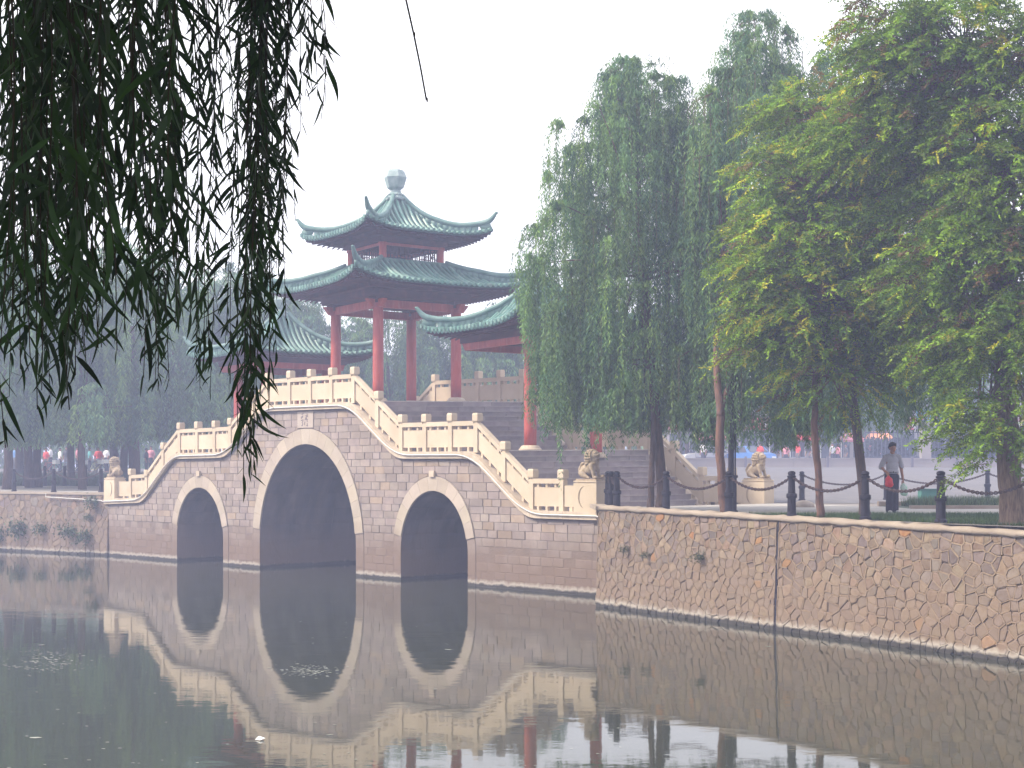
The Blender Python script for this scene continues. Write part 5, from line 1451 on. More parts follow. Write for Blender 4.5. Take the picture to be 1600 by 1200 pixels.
# woods closing the horizon
r = np.random.default_rng(77)
nt_ = 60000; xx = r.uniform(-75, 85, nt_); yy = r.uniform(118, 132, nt_); top = 10.5 + 3.0 * np.sin(xx * .21) + 1.6 * np.sin(xx * .63 + 1) + 1.0 * np.sin(xx * 1.7)
zz = 3.2 + (top - 0) * r.random(nt_) ** .8
Bp = np.stack([xx, yy, zz], 1); D = unit(np.stack([r.normal(0, .4, nt_), r.normal(0, .4, nt_), -r.uniform(.6, 1.4, nt_)], 1)) * r.uniform(.5, 1.2, (nt_, 1)); Wd = unit(np.cross(D, r.normal(0, 1, (nt_, 3)))) * .16
V, Fq = diamonds(Bp, D, Wd); C = np.repeat(WIL[r.integers(0, 4, nt_)] * (.7 + .5 * (np.sin(xx * .8) * .5 + .5))[:, None], 4, 0)
tag(link('far_woods', npmesh('far_woods', V, Fq, C), M['willow']), kind='stuff')

# weeds on the left embankment and wall foot
def weed(name, label, a, z, s, seed, mp_=lmap, cat='plant', col=(0.06, 0.10, 0.05)):
    r = np.random.default_rng(seed); n_ = 260
    c = np.array(mp_(a, z, .12)); P0 = c + r.normal(0, 1, (n_, 3)) * np.array([s, s * .4, s * .6]); D = unit(r.normal(0, 1, (n_, 3)) + np.array([0, -.4, -.2])) * s * .55
    Wd = unit(np.cross(D, r.normal(0, 1, (n_, 3)))) * s * .11; V, Fq = diamonds(P0, D, Wd)
    o = link(name, npmesh(name, V - c, Fq, np.repeat(np.array([col]) * r.uniform(.6, 1.3, (n_, 1)), 4, 0)), M['weed']); o.location = c
    return tag(o, label, cat, 'weeds growing from the embankment')
for i, (a, z, s, lab) in enumerate(((.6, 2.15, .22, 'dark tuft of weeds high on the left wall beside the bridge end'), (1.0, .75, .26, 'green bush low on the left wall nearest the bridge'), (2.0, .95, .28, 'second green bush low on the left wall'),
                                    (3.8, 1.0, .2, 'small weed in the middle of the left wall'), (5.2, 1.0, .34, 'broad green bush low on the left wall'), (6.6, .7, .26, 'green bush at the left edge of the wall'), (.9, 1.55, .12, 'tiny weed under the dark tuft on the left wall'))):
    weed('weed_bush', lab, a, z, s, 60 + i)
for i, (a, z, s, lab) in enumerate(((4.1, 1.45, .10, 'small weed halfway up the right wall left of the dark joint'), (1.3, 1.5, .08, 'tiny weed near the corner of the right wall'), (2.1, 1.4, .07, 'second tiny weed near the corner of the right wall'))):
    weed('weed_tuft', lab, a, z, s, 80 + i, wmap, col=(0.05, 0.075, 0.03))
# ------------------------------------------------------------------ far side: low wall, fence, shops, people, cars
gz = 3.70
b = MB(); o = empty('low_wall', (30, 91, gz), 'long pale low wall across the far side of the grey plaza', 'wall')
x = 9.0
while x < 60:
    b = MB(); b.box(x + .006, x + 2.19, 91, 91.3, gz - .3, gz + .52); b.build('wall_section', M['lowwall'], o); x += 2.2
b = MB(); b.box(8.9, 60, 90.95, 91.35, gz + .522, gz + .60); b.build('wall_cap', M['lowwall'], o)
bxm = simple('dark post paint', (0.12, 0.11, 0.14))
for px in (1165, 1293, 1425, 1495): 
    b = MB(); x = xat(px, 90.8); b.box(x - .07, x + .07, 90.7, 90.84, gz, gz + .7); b.build('wall_post', bxm, o)
fm = simple('dark blue grey fence paint', (0.05, 0.055, 0.085))
def fence(x0, x1, label):
    f_ = empty('metal_fence', ((x0+x1)/2, 92.2, gz), label, 'fence', 'dark metal fences beyond the plaza')
    x = x0
    b = MB(); b.box(x0, x1, 92.17, 92.21, gz + .62, gz + .70); b.build('bottom_rail', fm, f_)
    b = MB(); b.box(x0, x1, 92.17, 92.21, gz + 2.2, gz + 2.28); b.build('top_rail', fm, f_)
    while x < x1:
        b = MB(); b.box(x - .025, x + .025, 92.21, 92.26, gz + .3, gz + 2.45); b.build('fence_bar', fm, f_); x += .26
fence(xat(1352, 92.2), xat(1437, 92.2), 'dark barred fence panel left of the pale gate pillar'); fence(xat(1454, 92.2), xat(1580, 92.2), 'dark barred fence panel right of the pale gate pillar')
hedge_m = M['willow']
r = np.random.default_rng(9); n_ = 9000; xx = r.uniform(xat(1352, 94), xat(1600, 94), n_); yy = r.uniform(93.2, 94.4, n_); zz = gz + 1.9 * r.random(n_)
D = unit(r.normal(0, 1, (n_, 3))) * .22; Wd = unit(np.cross(D, r.normal(0, 1, (n_, 3)))) * .07; V, Fq = diamonds(np.stack([xx, yy, zz], 1), D, Wd)
o = link('clipped_hedge', npmesh('clipped_hedge', V, Fq, np.repeat(np.array([(.03, .045, .045)]) * r.uniform(.6, 1.3, (n_, 1)), 4, 0)), M['willow']); tag(o, 'dark clipped hedge standing behind the far barred fence', 'hedge')
o = empty('gate_pillar', (xat(1445.5, 92), 92, gz), 'pale square gate pillar between the dark fence panels under the blue sign', 'pillar')
x = xat(1445.5, 92); b = MB(); b.box(x - .31, x + .31, 91.7, 92.3, gz, gz + 2.75); b.build('shaft', M['lowwall'], o)
b = MB(); b.box(x - .40, x + .40, 91.62, 92.38, gz + 2.752, gz + 2.92); b.build('cap', M['lowwall'], o)
# signboard on a portal
so = empty('signboard', (xat(1458, 93), 93, gz), 'blue signboard with small red characters above the pale gate pillar', 'sign')
blue = simple('blue sign paint', (0.08, 0.26, 0.50), .4); redp = simple('red sign paint', (0.62, 0.05, 0.06), .4); wht = simple('white sign paint', (0.75, 0.75, 0.75), .4); gry = simple('grey sign frame', (0.22, 0.22, 0.26))
xa, xb = xat(1432, 93), xat(1482, 93)
b = MB(); b.box(xa, xb, 92.9, 93.05, zat(658, 93), zat(640, 93)); b.build('board', blue, so)
b = MB(); b.box(xa - .1, xb + .1, 92.85, 93.3, zat(676, 93), zat(659, 93)); b.build('lintel', gry, so)
b = MB(); b.box(xa - .5, xb, 92.7, 92.8, zat(677.6, 93), zat(676.2, 93)); b.build('rail', wht, so)
for px in (1436, 1478): b = MB(); x = xat(px, 93); b.box(x - .08, x + .08, 93.06, 93.2, gz, zat(676, 93)); b.build('post', gry, so)
rs = random.Random(3)
for i, px in enumerate((1437, 1448, 1460)):        # larger characters: strokes on the board
    b = MB(); x = xat(px, 93); z0 = zat((649, 649, 650)[i], 93)
    for (ax_, az_, w_, h_) in [((-.13, .18, .26, .05), (-.03, -.02, .06, .3), (-.15, -.08, .3, .05)), ((-.12, .1, .24, .05), (-.1, -.12, .05, .25), (.06, -.12, .05, .25)), ((-.13, .14, .26, .05), (-.13, -.12, .26, .05), (-.13, -.1, .05, .26), (.08, -.1, .05, .26))][i]:
        b.box(x + ax_, x + ax_ + w_, 92.87, 92.898, z0 + az_, z0 + az_ + h_)
    b.build('large_character', redp, so)
for i in range(7):
    b = MB(); x = xat(1441 + i * 4.3, 93); z0 = zat(656.5, 93); b.box(x - .05, x + .05, 92.875, 92.897, z0, z0 + .04); b.box(x - .015, x + .02, 92.87, 92.896, z0, z0 + .13); b.box(x - .05, x + .06, 92.865, 92.895, z0 + .08, z0 + .11)
    b.build('small_character', simple('orange sign paint', (0.70, 0.25, 0.08)) if i % 2 else redp, so)
# shops
shopc = [(0.42,0.36,0.36),(0.36,0.34,0.38),(0.45,0.40,0.36),(0.33,0.32,0.35)]
glass = simple('dark shop glass', (0.05, 0.06, 0.08), .15)
awn = [simple('red awning', (0.55, 0.07, 0.07)), simple('pink awning', (0.60, 0.22, 0.24)), simple('teal awning', (0.08, 0.28, 0.28))]
def shop(px0, px1, h, Zs, k, label):
    x0, x1 = xat(px0, Zs), xat(px1, Zs); r_ = empty('shop_building', ((x0+x1)/2, Zs, gz), label, 'building', 'hazy shops beyond the plaza')
    b = MB(); b.box(x0, x1, Zs, Zs + 8, gz - .2, gz + h); b.build('wall', simple('shop wall %d' % k, shopc[k % 4]), r_)
    b = MB(); b.box(x0 - .15, x1 + .15, Zs - .3, Zs + 8.1, gz + h + .002, gz + h + .25); b.build('roof_slab', gry, r_)
    b = MB(); b.box(x0 + .2, x1 - .2, Zs - .18, Zs - .002, gz + 3.0, gz + 3.9); sg = b.build('fascia_sign', awn[k % 3] if k % 2 == 0 else redp, r_)
    x = x0 + .5; rs = random.Random(k)
    while x < x1 - .8:       # pale character marks
        b = MB(); b.box(x, x + .42, Zs - .21, Zs - .182, gz + 3.62, gz + 3.68); b.box(x + .17, x + .25, Zs - .212, Zs - .184, gz + 3.2, gz + 3.7); b.box(x + .02, x + .4, Zs - .214, Zs - .186, gz + 3.3 + .1 * rs.random(), gz + 3.42); b.build('fascia_mark', wht, sg); x += .75
    x = x0 + .3
    while x < x1 - 1.2:
        b = MB(); b.box(x, x + 1.3, Zs - .04, Zs - .001, gz + .1, gz + 2.7); w_ = b.build('shop_window', glass, r_)
        b = MB(); b.box(x + .62, x + .68, Zs - .07, Zs - .041, gz + .1, gz + 2.7); b.build('mullion', wht, w_)
        if h > 6:
            b = MB(); b.box(x + .1, x + 1.1, Zs - .04, Zs - .001, gz + 4.6, gz + 5.9); b.build('window', glass, r_)
        x += 1.6
shop(1040, 1150, 7.2, 112, 0, 'hazy shop with a red fascia left of the tall metal pole'); shop(1151, 1262, 6.4, 112, 1, 'hazy shop behind the blue car'); shop(1263, 1395, 7.0, 112, 2, 'hazy shop behind the far red canopies')
shop(1396, 1500, 5.4, 112, 3, 'hazy low shop behind the blue signboard'); shop(1501, 1640, 7.0, 112, 4, 'hazy shop at the right behind the thick tree')
def canopy(px, Zs, w, c, label):
    x = xat(px, Zs); z = gz; r_ = empty('market_canopy', (x, Zs, z), label, 'canopy', 'market canopies beyond the plaza')
    b = MB(); b.add([(x-w, Zs-1, z+2.0), (x+w, Zs-1, z+2.0), (x+w, Zs+1, z+2.0), (x-w, Zs+1, z+2.0), (x-w*.7, Zs, z+2.5), (x+w*.7, Zs, z+2.5), (x-w, Zs-1, z+1.85), (x+w, Zs-1, z+1.85)], [(0,1,5,4),(1,2,5),(2,3,4,5),(3,0,4),(6,7,1,0)]); b.build('cloth', c, r_)
    for dx in (-.93, .93):
        for dy in (-.9, .9): b = MB(); b.tube([(x + dx*w, Zs + dy, z), (x + dx*w, Zs + dy, z + 2.0)], .03, 6); b.build('pole', gry, r_)
    b = MB(); b.box(x-w*.85, x+w*.85, Zs-.5, Zs+.5, z+.62, z+.75); b.build('table_top', gry, r_)
redc = simple('red canopy cloth', (0.60, 0.06, 0.07)); orc = simple('orange canopy cloth', (0.65, 0.25, 0.12)); pkc = simple('pink canopy cloth', (0.62, 0.20, 0.24))
canopy(1255, 98, .95, redc, 'red market canopy just right of the far lion'); canopy(1373, 99, .8, orc, 'orange market canopy left of the walking man'); canopy(1108, 98, 1.1, pkc, 'pink market canopy left of the tall metal pole'); canopy(1330, 103, .8, pkc, 'pink market canopy behind the leaning trunk')
# left side stalls and banner
gz_l = gl(0, 96)
redb_ = simple('red banner cloth', (0.60, 0.07, 0.06))
o = empty('banner_pole', (xat(191, 94), 94, gz_l), 'hazy red vertical banner right of the left lion', 'banner')
b = MB(); x = xat(191, 94); b.box(x - .07, x + .10, 93.98, 94.02, gz_l + 1.6, gz_l + 3.6); b.build('cloth', redb_, o)
b = MB(); b.tube([(x - .12, 94, gz_l - .2), (x - .12, 94, gz_l + 3.9)], .03, 6); b.build('pole', gry, o)

# cars
def car(px, Zs, rz, c, label, sc_=1.0):
    z = gr(30, Zs); r_ = empty('parked_car', (xat(px, Zs), Zs, z), label, 'car', 'cars parked beyond the plaza', rz)
    pm = simple('car paint ' + label[:8], c, .35)
    prof_ = [(-2.1, .35), (-2.12, .75), (-1.95, .92), (-1.35, 1.0), (-.85, 1.42), (.55, 1.44), (1.15, 1.02), (1.95, .90), (2.12, .65), (2.1, .32)]
    b = MB(); k = len(prof_); ring = []
    for (yy_, ins) in ((-.82, .08), (-.80, 0), (.80, 0), (.82, .08)):
        for (x_, z_) in prof_: ring.append((x_ * (1 - ins * .2), yy_ * (.86 if z_ > 1.1 else 1.0), z_ - (ins * .3 if z_ > .5 else -ins * .3)))
    b.v = ring; b.c = [(1,1,1)] * len(ring)
    for j in range(3):
        for i in range(k): b.f.append((j*k+i, j*k+(i+1)%k, (j+1)*k+(i+1)%k, (j+1)*k+i))
    b.f += [tuple(range(k)), tuple(range(3*k, 4*k))]
    b.build('body', pm, r_, world=False)
    for sg in (-1, 1):
        for (x0, x1, xt0, xt1) in ((-1.22, -.2, -.80, -.2), (-.12, 1.0, -.12, .52)):
            b = MB(); b.hexa([(x0, sg*.80, 1.02), (x1, sg*.80, 1.02), (x1, sg*.83, 1.02), (x0, sg*.83, 1.02), (xt0, sg*.70, 1.38), (xt1, sg*.70, 1.38), (xt1, sg*.72, 1.38), (xt0, sg*.72, 1.38)]); b.build('side_window', glass, r_, world=False)
    for (x0, z0, x1, z1) in ((-1.36, 1.02, -.90, 1.40), (1.18, 1.03, .60, 1.42)):
        b = MB(); dx = -.02 if x0 < 0 else .02; b.hexa([(x0, -.68, z0), (x0, .68, z0), (x0+dx, .68, z0+.01), (x0+dx, -.68, z0+.01), (x1, -.60, z1), (x1, .60, z1), (x1+dx, .60, z1+.01), (x1+dx, -.60, z1+.01)]); b.build('windscreen', glass, r_, world=False)
    blk = simple('tyre rubber', (0.02, 0.02, 0.02))
    for x_ in (-1.3, 1.3):
        for sg in (-1, 1):
            b = MB(); b.tube([(x_, sg*.66, .31), (x_, sg*.84, .31)], .31, 14); w_ = b.build('wheel', blk, r_, world=False)
            b = MB(); b.tube([(x_, sg*.841, .31), (x_, sg*.855, .31)], .17, 10); b.build('rim', wht, w_, world=False)
    for sg in (-.58, .58):
        b = MB(); b.box(2.10, 2.14, sg - .14, sg + .14, .60, .74); b.build('headlight', wht, r_, world=False)
        b = MB(); b.box(-2.15, -2.11, sg - .14, sg + .14, .68, .82); b.build('tail_light', redp, r_, world=False)
    r_.scale = (sc_,) * 3
car(1172, 96, R(-70), (0.05, 0.15, 0.42), 'blue car parked beyond the plaza right of the tall metal pole', 1.0)
car(1110, 99, R(10), (0.55, 0.55, 0.56), 'white car parked beyond the plaza left of the tall metal pole')
car(1500, 97.5, R(4), (0.06, 0.10, 0.26), 'dark blue car parked behind the far fence at the right')

# people far away
def far_person_mesh(tone_shirt, tone_tr, seed):
    rs = random.Random(seed); st_ = rs.uniform(.05, .14)
    body = blob('body', [('e', (0, 0, 1.56), (.085, .095, .115)), ('c', [(0, 0, 1.36), (0, 0, 1.48)], [.06, .05]), ('c', [(-.18, 0, 1.33), (-.23, .02, 1.08), (-.22, -.05, .84)], [.05, .042, .035]), ('c', [(.18, 0, 1.33), (.23, .02, 1.08), (.22, -.08, .86)], [.05, .042, .035]), ('e', (0, 0, 1.1), (.13, .09, .25)), ('c', [(-.08, 0, .9), (-st_, 0, .05)], [.08, .045]), ('c', [(.08, 0, .9), (st_, .05, .05)], [.08, .045]), ('e', (-.22, -.07, .79), (.035, .03, .05)), ('e', (.22, -.1, .81), (.035, .03, .05)), ('e', (-st_, -.05, .04), (.05, .11, .04)), ('e', (st_, 0, .04), (.05, .11, .04))], .028, skin, None, 1)
    sh = blob('shirt', [('e', (0, 0, 1.22), (.19, .125, .24)), ('e', (0, 0, 1.0), (.17, .12, .12)), ('c', [(-.15, 0, 1.35), (-.245, .01, 1.12)], [.07, .06]), ('c', [(.15, 0, 1.35), (.245, .01, 1.12)], [.07, .06])], .03, tone_shirt, None, 1)
    tr = blob('trousers', [('e', (0, 0, .92), (.16, .12, .12)), ('c', [(-.08, 0, .85), (-st_, 0, .12)], [.105, .075]), ('c', [(.08, 0, .85), (st_, .04, .12)], [.105, .075])], .03, tone_tr, None, 1)
    hr = blob('hair', [('e', (0, .015, 1.61), (.095, .105, .085))], .03, hairm, None, 1)
    ms = [(o.name.split('.')[0], o.data) for o in (body, sh, tr, hr)]
    for o in (body, sh, tr, hr): bpy.data.objects.remove(o)
    return ms
cl = {'red': (0.60, 0.05, 0.05), 'white': (0.72, 0.72, 0.74), 'blue': (0.08, 0.20, 0.45), 'pink': (0.62, 0.24, 0.30), 'black': (0.03, 0.03, 0.04), 'teal': (0.08, 0.32, 0.32)}
pm_ = {}
for i, (k, c) in enumerate(cl.items()): pm_[k] = far_person_mesh(simple(k + ' far shirt', c), simple('dark far trousers %d' % i, (0.03, 0.03, 0.05) if i % 2 else (0.10, 0.09, 0.10)), i)
def far_person(px, Zs, k, label):
    x = xat(px, Zs); z = (gl(x, Zs) if px < 800 else gr(x, Zs)) + .01
    r_ = empty('person', (x, Zs, z), label, 'person', 'hazy people far away', random.uniform(0, 6.28))
    for nm, me in pm_[k]: link(nm, me, None, r_)
    s_ = random.uniform(.94, 1.04); r_.scale = (s_,) * 3
for px, Zs, k, lab in ((14, 92, 'red', 'person in red among the far crowd at the left edge'), (24, 94, 'blue', 'person in blue beside the red one at the left edge'), (33, 91, 'pink', 'person in pink near the left edge'), (49, 95, 'black', 'person in black left of the reddish tree trunk'),
                       (72, 92, 'red', 'person in red right of the reddish tree trunk'), (79, 95, 'white', 'person in white next to the red shirted one in the left crowd'), (94, 93, 'white', 'person in white left of the middle trunk of the left bank'), (104, 96, 'black', 'dark clothed person in the middle of the left crowd'), (121, 94, 'pink', 'person in pink left of the pale trunk'),
                       (140, 95, 'teal', 'person in teal right of the pale trunk'), (154, 90, 'red', 'person in bright red just left of the left lion'), (166, 95, 'white', 'person in white right behind the left lion'), (181, 94, 'black', 'person in black behind the left lion pedestal'), (229, 88, 'black', 'dark haired person in black right of the forked trunk'), (236, 93, 'pink', 'person in pink beside the left slope of the balustrade'),
                       (1188, 93.5, 'red', 'person in red beside the far blue car'), (1212, 96, 'black', 'person in black behind the far lion'), (1228, 98, 'pink', 'person in pink behind the far lion'), (1247, 95, 'red', 'person in red under the red market canopy'), (1263, 96, 'black', 'person in black under the red market canopy'),
                       (1301, 95, 'white', 'person in white between the slim trunk and the leaning trunk'), (1309, 98, 'pink', 'person in pink between the slim trunk and the leaning trunk'), (1322, 97, 'black', 'person in black left of the leaning trunk'), (1360, 94, 'red', 'person in red under the orange canopy'), (1377, 95, 'pink', 'person in pink just left of the walking man'),
                       (1420, 96, 'blue', 'person in blue behind the fence right of the walking man'), (1464, 97, 'white', 'person in white behind the fence right of the gate pillar'), (1099, 94, 'white', 'person in white left of the tall metal pole'), (930, 95, 'red', 'person in red far behind the near lion')): far_person(px, Zs, k, lab)
# parked bicycles in the left crowd
def bicycle(px, Zs, c, label):
    x = xat(px, Zs); z = gl(x, Zs); r_ = empty('bicycle', (x, Zs, z), label, 'bicycle', 'bicycles parked on the left bank', random.uniform(-.5, .5)); fm_ = simple('cycle paint ' + label[:6], c, .4)
    for sx in (-.52, .52):
        b = MB(); b.tube([(sx + .32 * math.cos(a), 0, .34 + .32 * math.sin(a)) for a in [2*math.pi*k/16 for k in range(17)]], .018, 5, cap=False); b.build('wheel', simple('tyre', (0.03, 0.03, 0.03)), r_, world=False)
    b = MB()
    for p, q in (((-.52, 0, .34), (-.12, 0, .30)), ((-.12, 0, .30), (.38, 0, .78)), ((-.12, 0, .30), (-.22, 0, .82)), ((-.22, 0, .78), (.38, 0, .80)), ((-.52, 0, .34), (-.21, 0, .76)), ((.52, 0, .34), (.36, 0, .95))): b.tube([p, q], .017, 5)
    b.build('frame', fm_, r_, world=False)
    b = MB(); b.tube([(.36, -.25, .98), (.36, .25, .98)], .015, 5); b.build('handlebar', gry, r_, world=False)
    b = MB(); b.ball((-.22, 0, .86), (.13, .07, .04), 8, 6); b.build('saddle', hairm, r_, world=False)
    b = MB(); b.box(.42, .70, -.17, .17, .72, .95); b.build('basket', wht, r_, world=False)
for px, Zs, c, lab in ((76, 87, (.3, .05, .05), 'red framed bicycle right of the reddish trunk in the left crowd'), (97, 88, (.1, .2, .3), 'blue framed bicycle in the middle of the left crowd'), (118, 86.5, (.4, .4, .4), 'silver bicycle with a white basket left of the pale trunk'), (143, 87, (.06, .06, .07), 'black bicycle with a white basket right of the pale trunk'), (152, 89, (.3, .3, .1), 'yellowish bicycle left of the left lion')): bicycle(px, Zs, c, lab)

# ------------------------------------------------------------------ the willow overhead
def leaf_mesh(seed):
    rs = random.Random(seed); L, n_ = 1.0, 6; bend = rs.uniform(-.14, .22); tw = rs.uniform(-.5, .5); wid = rs.uniform(.046, .068); side = rs.uniform(-.12, .12)
    vs = []; fs = []
    for i in range(n_ + 1):
        t = i / n_; w = wid * (math.sin(math.pi * min(1, t * 1.02 + .02) ** .72) ** .8 if 0 < t < 1 else .02); a = tw * t
        c = (side * math.sin(math.pi * t * .8), bend * t * t, t)
        vs += [(c[0] - w * math.cos(a), c[1] - w * math.sin(a) + w * .25, c[2]), c, (c[0] + w * math.cos(a), c[1] + w * math.sin(a) + w * .25, c[2])]
    for i in range(n_): fs += [(3*i, 3*i+1, 3*i+4, 3*i+3), (3*i+1, 3*i+2, 3*i+5, 3*i+4)]
    me = bpy.data.meshes.new('leaf'); me.from_pydata(vs, [], fs); me.shade_smooth(); me.materials.append(M['near_leaf']); return me, np.array(vs), np.array(fs)
leafs = [leaf_mesh(i) for i in range(8)]
wt = empty('willow_tree', (-3.4, 3.2, 1.9), 'dark weeping willow overhead whose long leafy strands hang down close to the viewer', 'tree')
b = MB(); b.tube([(-3.6, 1.3, 1.8), (-3.5, 1.4, 3.2), (-3.3, 1.7, 5.0), (-2.9, 2.2, 6.6)], [.34, .27, .24, .18], 14); b.build('trunk', M['bark'], wt, smooth=True)
b = MB(); rs = random.Random(8)
for (x, y, z) in ((-.3, 3.4, 6.3), (-.9, 4.6, 6.6), (-1.8, 3.0, 6.5), (-.9, 2.6, 6.1), (-.1, 2.6, 6.0), (-2.6, 5.6, 6.7), (-.5, 5.6, 6.5)): b.tube(limb_path((-2.95, 2.1, 6.3), (x, y, z), rs, 7, .35), [.10, .085, .07, .055, .045, .035, .03, .022], 8)
b.build('limbs', M['bark'], wt, smooth=True)
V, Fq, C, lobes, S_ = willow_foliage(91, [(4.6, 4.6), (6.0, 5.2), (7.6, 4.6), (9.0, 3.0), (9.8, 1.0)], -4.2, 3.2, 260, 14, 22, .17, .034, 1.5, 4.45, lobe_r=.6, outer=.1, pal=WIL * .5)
k_ = (V.reshape(-1, 4, 3)[:, 0, 2] > CZ + HY / F * np.maximum(V.reshape(-1, 4, 3)[:, 0, 1], 0) * 1.12 + .1)
V = V.reshape(-1, 4, 3)[k_].reshape(-1, 3); C = C.reshape(-1, 4, 3)[k_].reshape(-1, 3)
o = link('overhead_shade_foliage', npmesh('overhead_shade_foliage', V - np.array(root_loc(wt)), np.arange(len(V)).reshape(-1, 4), C), M['willow'], wt); tag(o, kind='stuff')  # unseen crown leaves, added out of view to shade the hanging strands
ENV = [(-60, 640), (0, 640), (30, 600), (60, 630), (95, 650), (130, 570), (180, 560), (245, 615), (265, 560), (300, 600), (335, 625), (365, 560), (395, 560), (430, 520), (450, 380), (470, 300), (490, 180), (515, 150)]
rs = random.Random(17)
strands = []
def strand(px, pyend, Zs, lean=0, toppx=None, dens=34, lsz=.092):
    x0 = xat(px if toppx is None else toppx, Zs); zend = zat(pyend, Zs); ztop = zat(0, Zs) + rs.uniform(.5, 1.2)
    x1 = xat(px, Zs); n_ = 14; pts = []
    ph, am = rs.uniform(0, 6), rs.uniform(.004, .02)
    for k in range(n_ + 1):
        t = k / n_; pts.append(Vector((x0 + (x1 - x0) * t + am * math.sin(ph + t * 7) * (1 + lean), Zs + am * math.cos(ph + t * 5), ztop + (zend - ztop) * t)))
    strands.append((pts, dens, lsz, Zs))
# dense left mass, nearer and larger leaves
for i in range(46):
    px = rs.uniform(-30, 300); Zs = rs.uniform(2.3, 3.6); py = interp(px, [p[0] for p in ENV], [p[1] for p in ENV]) - rs.random() ** 1.3 * 330; strand(px, py, Zs, 0, px + rs.uniform(-25, 25), 32, .098)
for i in range(46):
    px = rs.uniform(-20, 450); Zs = rs.uniform(3.6, 5.6); py = interp(px, [p[0] for p in ENV], [p[1] for p in ENV]) - rs.random() ** 1.2 * 360; strand(px, py, Zs, 0, px + rs.uniform(-35, 20), 34, .078)
for px, py, Zs, tp in ((5, 700, 2.9, -8), (24, 620, 3.8, 20), (70, 610, 3.0, 60), (95, 640, 2.6, 82), (140, 560, 3.2, 130), (60, 640, 2.8, 75), (162, 545, 2.6, 150), (248, 600, 4.2, 240), (262, 595, 4.0, 262), (310, 595, 4.4, 305), (332, 615, 4.6, 322), (318, 560, 3.9, 300),
                       (378, 748, 3.7, 410), (400, 735, 3.75, 418), (395, 660, 3.8, 402), (412, 600, 4.2, 400), (362, 600, 4.3, 380), (425, 560, 4.5, 405), (440, 500, 4.6, 420), (455, 330, 4.8, 440), (440, 420, 4.4, 425), (400, 480, 3.9, 395), (385, 700, 3.9, 405),
                       (500, 185, 4.0, 488), (490, 150, 4.2, 475), (470, 110, 4.4, 455), (200, 520, 2.7, 190), (222, 500, 2.5, 215), (100, 560, 2.4, 110), (40, 560, 2.5, 50), (15, 500, 2.4, 5), (180, 430, 2.3, 175), (120, 500, 2.5, 140), (270, 470, 3.0, 260), (60, 480, 2.6, 70)):
    strand(px, py, Zs, 0, tp, 36, .095 if Zs < 3.2 else .088)
for px, py, Zs, tp in ((392, 742, 3.6, 412), (372, 715, 3.8, 400), (405, 690, 3.7, 410), (388, 640, 3.75, 398), (418, 640, 3.9, 412), (398, 560, 3.6, 405), (410, 420, 3.7, 408), (428, 300, 4.0, 420)): strand(px, py, Zs, 0, tp, 36, .088)
for px, py, Zs, tp in ((452, 260, 4.2, 440), (468, 205, 4.4, 452), (478, 150, 4.1, 466), (446, 330, 4.5, 432), (505, 120, 4.3, 492), (460, 90, 4.0, 452)): strand(px, py, Zs, 0, tp, 34, .082)
strand(662, 155, 4.2, 0, 520, 0)      # the bare twig
cand = []
twm = MB(); twall = []
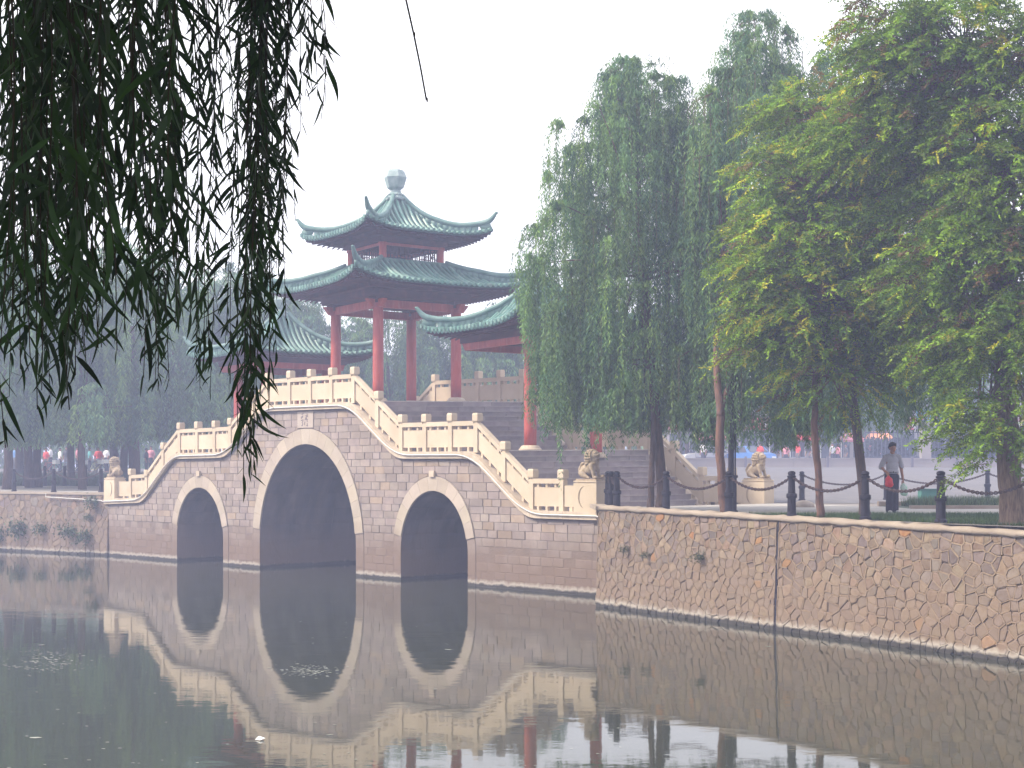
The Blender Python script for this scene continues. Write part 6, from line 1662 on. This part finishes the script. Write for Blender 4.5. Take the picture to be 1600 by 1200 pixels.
for si, (pts, dens, lsz, Zs) in enumerate(strands):
    L = sum((pts[k+1]-pts[k]).length for k in range(len(pts)-1)); n_ = int(L * dens)
    for k in range(n_):
        t = (k + rs.random()) / n_; f = t * (len(pts) - 1); i0 = min(int(f), len(pts) - 2); p = pts[i0].lerp(pts[i0+1], f - i0)
        az = rs.uniform(0, 2*math.pi); sp_ = rs.uniform(.15, .8) if rs.random() < .7 else rs.uniform(.7, 1.8)
        d = Vector((math.cos(az) * sp_, math.sin(az) * sp_, -1)).normalized(); l_ = lsz * rs.uniform(.6, 1.35) * (1 - .35 * (t > .95))
        rot = d.to_track_quat('Z', 'Y').to_matrix().to_4x4() @ Matrix.Rotation(rs.uniform(0, 6.28), 4, 'Z')
        ppx, ppy = 800 + F * p.x / p.y, HY - F * (p.z - CZ) / p.y
        vis_leaf = -10 < ppx < 560 and 5 < ppy < 780
        cand.append((si, p, rot, l_, rs.randrange(8), (F * l_ / p.y) if vis_leaf else 0, rs.uniform(.6, 1.5)))
cand.sort(key=lambda c: -c[5])
near, rest_ = cand[:300], cand[300:]
twigs = {}
r0 = root_loc(wt)
for si, (pts, dens, lsz, Zs) in enumerate(strands):
    b = MB(); n_ = len(pts); b.tube(pts, [(.0026 if dens else .0042) - .0016 * k / (n_-1) for k in range(n_)], 5)
    if dens == 0:
        for k in range(6, n_, 2): b.ball(tuple(pts[k] + Vector((.002, 0, 0))), (.0028, .0028, .008), 5, 4)
    b.cc = (1, 1, 1); twigs[si] = b.build('strand', M['twig'], wt)
    if dens == 0: twigs[si]['label'] = 'bare thin twig hanging alone against the white sky'
for si, p, rot, l_, k, _, _ in near:
    o = bpy.data.objects.new('leaf', leafs[k][0]); COL.objects.link(o); o.parent = twigs[si]
    o.matrix_local = Matrix.Translation(p - r0) @ rot @ Matrix.Diagonal((l_, l_, l_, 1))
Vs = []; Fs = []; Cs = []; n0 = 0
for si, p, rot, l_, k, _, tone in rest_:
    v = leafs[k][1] * l_; m3 = np.array(rot.to_3x3()); w = v @ m3.T + np.array(p - r0); Vs.append(w); Fs.append(leafs[k][2] + n0); n0 += len(v); Cs.append(np.full((len(v), 3), tone))
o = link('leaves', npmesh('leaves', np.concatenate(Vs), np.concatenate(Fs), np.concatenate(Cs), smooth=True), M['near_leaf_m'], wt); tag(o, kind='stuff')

# ------------------------------------------------------------------ the mist
hm = bpy.data.materials.new('pale morning mist'); hm.use_nodes = True
n, l = hm.node_tree.nodes, hm.node_tree.links; n.clear()
out = n.new('ShaderNodeOutputMaterial'); pv = n.new('ShaderNodeVolumePrincipled')
pv.inputs['Color'].default_value = (0.60, 0.67, 1.0, 1); pv.inputs['Density'].default_value = 0.0037; pv.inputs['Anisotropy'].default_value = 0.15
l.new(pv.outputs[0], out.inputs['Volume'])
b = MB(); b.box(-430, 430, -70, 430, -2.3, 19.5)
tag(b.build('haze', hm), kind='stuff')
